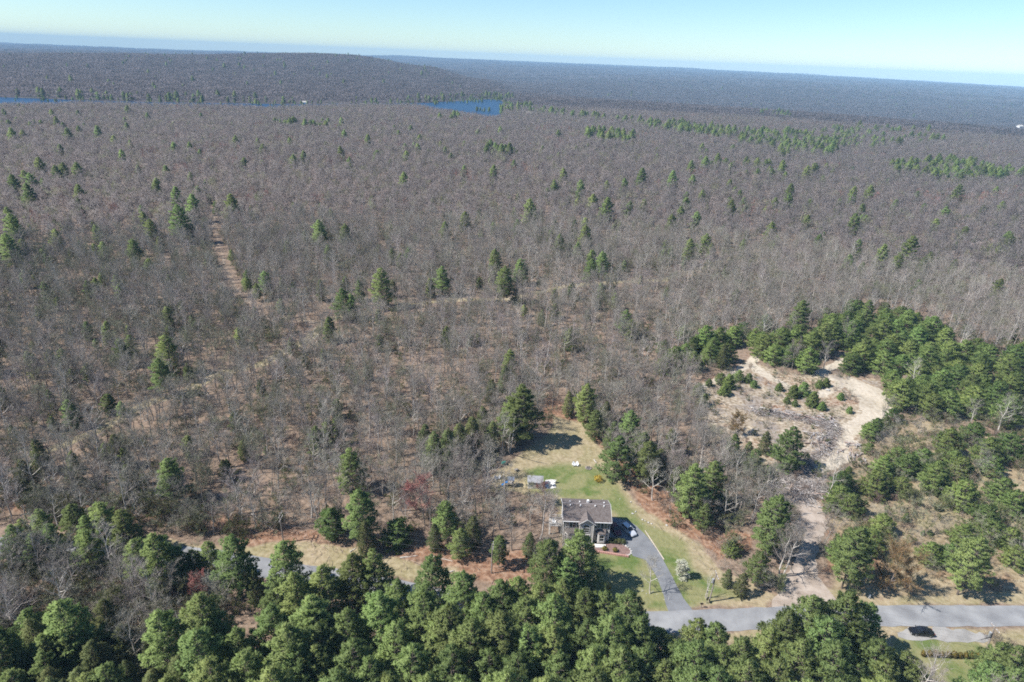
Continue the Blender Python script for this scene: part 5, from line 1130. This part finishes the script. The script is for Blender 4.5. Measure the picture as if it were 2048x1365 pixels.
PL = [pole(-330, 955, 9, 'dark utility pole among trees past the frame', 1), pole(108, 1010, 8.5, 'old utility pole standing in brush on the far bank', 1), pole(567, 1086, 8.8, 'dark utility pole with two crossarms at the grass bank', 2), pole(983, 1148, 8.6, 'slim utility pole on orange litter beside the thicket', 1), pole(1418, 1204, 8.2, 'grey utility pole with a transformer by the dead white tree', 1, True, (0, R_(2), 0)), pole(1968, 1312, 8.2, 'grey transformer pole at the end of the clipped hedge row', 1, True, (0, R_(-4), 0)), pole(2450, 1330, 8.5, 'utility pole farther down the road', 1)]
M['wire'] = mat('dull wire', (.10, .10, .10), .6)
for i, (A_, B_) in enumerate(zip(PL[:-1], PL[1:])):
    for j, (p, q) in enumerate(zip(A_, B_)):
        if i == 4 and j == 3: pass
        L_ = (q - p).length; pts = [p.lerp(q, u) - Vector((0, 0, 4 * u * (1 - u) * L_ * .018)) for u in np.linspace(0, 1, 15)]
        w_ = MB().tube(pts, .010 if j < 3 else .015, 3).build('power_line', M['wire'])
        nm = ['the brush bank', 'the grass bank', 'the litter bank', 'the front lawn', 'the gravel track mouth', 'the lower verge'][i]
        tag(w_, '%s wire sagging over %s between two poles' % (['outer high', 'middle high', 'inner high', 'lower thicker'][j], nm), 'wire', 'wires between the utility poles')

# ------------------------------------------------------------------ logs and brush heaps in the clearing
def log_mesh(seed, L_, r):
    q = np.random.RandomState(seed); n = 4; pts = [(-L_ / 2 + L_ * i / n, q.normal() * .05 * L_ * .25, q.normal() * .02 * L_) for i in range(n + 1)]
    b = MB().tube(pts, [r * (1 - .45 * i / n) for i in range(n + 1)], 7)
    for k in range(q.randint(0, 3)):
        u = q.uniform(-.3, .4) * L_; b.tube([(u, 0, 0), (u + .25 * q.normal(), .35 * q.normal(), .3 + .25 * q.rand())], [r * .4, r * .15], 4)
    return b
LG = [log_mesh(k, L_, r).mesh('log', M['log'] if k % 4 else M['log_brown']) for k, (L_, r) in enumerate([(3.2, .17), (2.4, .15), (4.2, .16), (1.8, .2), (5.5, .19), (2.8, .12), (1.4, .24), (3.6, .13)])]
LOGLOOK = ['brown mid length', 'grey shortish', 'grey long', 'grey stout short', 'brown longest', 'grey thin', 'grey stumpy', 'grey thin long']
def logs(n, line, spread, az, azs_, group, label, zmax=1.7, long_=1.0):
    Ln = W(line); made = {}
    for i in range(n):
        k = random.randrange(len(Ln) - 1); p = Ln[k] + (Ln[k + 1] - Ln[k]) * random.random()
        x, y = p[0] + random.gauss(0, spread), p[1] + random.gauss(0, spread)
        kk = random.randrange(8); o = put('log', LG[kk], None, (x, y, ground_z(x, y) + .12 + random.random() ** 1.6 * zmax), 0, random.uniform(.7, 1.15) * long_)
        o.rotation_euler = (random.uniform(0, 6), random.gauss(0, .14), R_(az) + random.gauss(0, R_(azs_)))
        tag(o, None, 'log', group); made.setdefault(kk, []).append((x - .1 * y, o))
    for kk, lst in made.items():
        for j, (_x, o) in enumerate(sorted(lst, key=lambda q: q[0])): o['label'] = '%s log in %s, %s such from left' % (LOGLOOK[kk], label, nth(j))
logs(56, [(1505, 822), (1540, 826), (1580, 832), (1625, 840)], .75, -8, 35, 'logs of the long upper heap', 'the long upper heap')
logs(26, [(1648, 838), (1662, 850), (1670, 862)], 1.0, -40, 40, 'logs of the heap by the sand bend', 'the sand bend heap')
logs(60, [(1620, 862), (1640, 880), (1655, 895), (1645, 912)], 1.9, 40, 45, 'logs of the heap beside the lone pine', 'the lone pine heap', 1.0)
logs(14, [(1697, 892), (1718, 891)], .5, 15, 25, 'logs of the small round heap', 'the small round heap', .7)
logs(26, [(1698, 908), (1735, 928)], .9, 65, 12, 'logs laid side by side by the track', 'the neat row of logs', .4)
logs(92, [(1525, 952), (1560, 975), (1590, 992), (1625, 985), (1640, 965)], 2.4, 20, 60, 'logs of the lower brush heap', 'the lower brush heap', .9)
logs(12, [(1600, 1000), (1625, 1010), (1610, 1035)], 1.5, -30, 50, 'stray logs on the gravel track', 'the stony track', .2)
def debris(name, line, spread, n, label, mt):
    Ln = W(line); k = rng.randint(0, len(Ln) - 1, n); t = rng.rand(n, 1); p = Ln[k] * (1 - t) + Ln[k + 1] * t + rng.normal(size=(n, 2)) * spread
    z = np.array([ground_z(a, b_) for a, b_ in p]); d = rng.normal(size=(n, 3)) * np.array([1, 1, .25]); d /= np.linalg.norm(d, axis=1, keepdims=True); d *= rng.uniform(.3, 1.1, (n, 1))
    c = np.column_stack([p, z + rng.rand(n) ** 1.5 * 1.0 + .05]); V, F = sticks(c - d, c + d, rng.uniform(.015, .06, n), rng.uniform(.01, .03, n), 3)
    tag(put(name, mesh_np(name, V, [F], [mt])), label, kind='stuff')
debris('brush_debris', [(1505, 824), (1625, 842), (1668, 858), (1640, 905), (1560, 965), (1640, 975), (1600, 1000)], 1.6, 4200, 'broken grey sticks and brush between the heaps', M['log'])
debris('brush_debris', [(1505, 824), (1625, 842), (1668, 858), (1650, 905), (1560, 970), (1640, 975), (1600, 1000)], 1.5, 3200, 'dark tangled brush inside the log heaps', M['bark_dark'])
debris('fallen_branches', [(560, 1060), (700, 1100), (900, 1120), (1060, 1150)], 3.2, 500, 'dead sticks strewn on the litter bank by the road', M['log_brown'])
debris('fallen_branches', [(1395, 1070), (1450, 1090), (1480, 1130), (1320, 990)], 4.0, 260, 'dead sticks strewn on litter beside the lawn slope', M['log_brown'])
for a, c, r, l in [((1206, 886), (1226, 904), .13, 'long white fallen log at the lawn top edge'), ((1188, 921), (1193, 927), .2, 'short grey log lying on the back lawn'), ((954, 908), (1010, 893), .14, 'bleached fallen trunk below the dead pine'), ((890, 1147), (908, 1143), .22, 'pale cut log on the grass bank by the roadside belt'), ((800, 1117), (835, 1113), .18, 'grey log of the fallen pair on litter below the thicket, upper one'), ((860, 1113), (905, 1124), .16, 'grey log of the fallen pair on litter below the thicket, lower one'), ((700, 1105), (712, 1098), .15, 'short pale log on dry grass near the road bend'), ((190, 994), (258, 999), .15, 'white fallen trunk on the far shrubby bank'), ((502, 1028), (548, 1062), .14, 'white fallen branchy trunk beside the dark road pole'), ((380, 1032), (425, 1034), .12, 'thin white fallen trunk at the wood edge by the bank'), ((1695, 1180), (1712, 1190), .1, 'pale stick fallen on the verge below the orange tree'), ((1598, 955), (1610, 972), .16, 'long white log on the lower brush heap'), ((1500, 815), (1530, 827), .2, 'long white log on the upper heap'), ((2040, 1120), (2020, 1105), .12, 'white leaning fallen birch in the rough field'), ((890, 790), (915, 765), .13, 'white leaning broken trunk in the woods past the hemlocks')]:
    p, q = at(*a), at(*c); b = MB(); m_ = [(p[0] + (q[0] - p[0]) * u, p[1] + (q[1] - p[1]) * u, .15 + .06 * math.sin(u * 9)) for u in (0, .25, .5, .75, 1)]
    tag(b.tube(m_, [r, r * .95, r * .85, r * .7, r * .45], 7).build('fallen_log', M['bark_pale']), l, 'log')

# houses and cleared patches seen far off
for a, b_, s, l in [(1058, 230, 1.0, 'tiny pale house at the near end of the lake'), (610, 204, .8, 'tiny white cottage on the far lake shore'), (2046, 236, 1.2, 'tiny pale house far off past the plateau edge')]:
    x, y = at(a, b_, 3); z = float(hterrain(np.array([x]), np.array([y]))[0]); t = thing('cottage', l, 'house', (x, y, z + 6 * (a > 1900) + 4), .3, None, s)
    MB().box(-6, 6, -4, 4, -6, 4).build('wall', M['trim'], t); MB().prism([(-4.6, 3.8), (4.6, 3.8), (0, 7)], 'x', -6.4, 6.4).build('roof', M['siding'], t)

# ------------------------------------------------------------------ haze
hz = MB().box(-15000, 15000, -15000, 15000, -140, 168)
hm = bpy.data.materials.new('air'); hm.use_nodes = True; n = hm.node_tree.nodes
n.remove(n['Principled BSDF']); pv = n.new('ShaderNodeVolumePrincipled'); pv.inputs['Color'].default_value = (.46, .74, 1, 1); pv.inputs['Density'].default_value = 8.5e-5; pv.inputs['Anisotropy'].default_value = -.25
hm.node_tree.links.new(pv.outputs[0], n['Material Output'].inputs['Volume'])
tag(hz.build('haze', hm), 'thin blue air over the woods', kind='stuff')
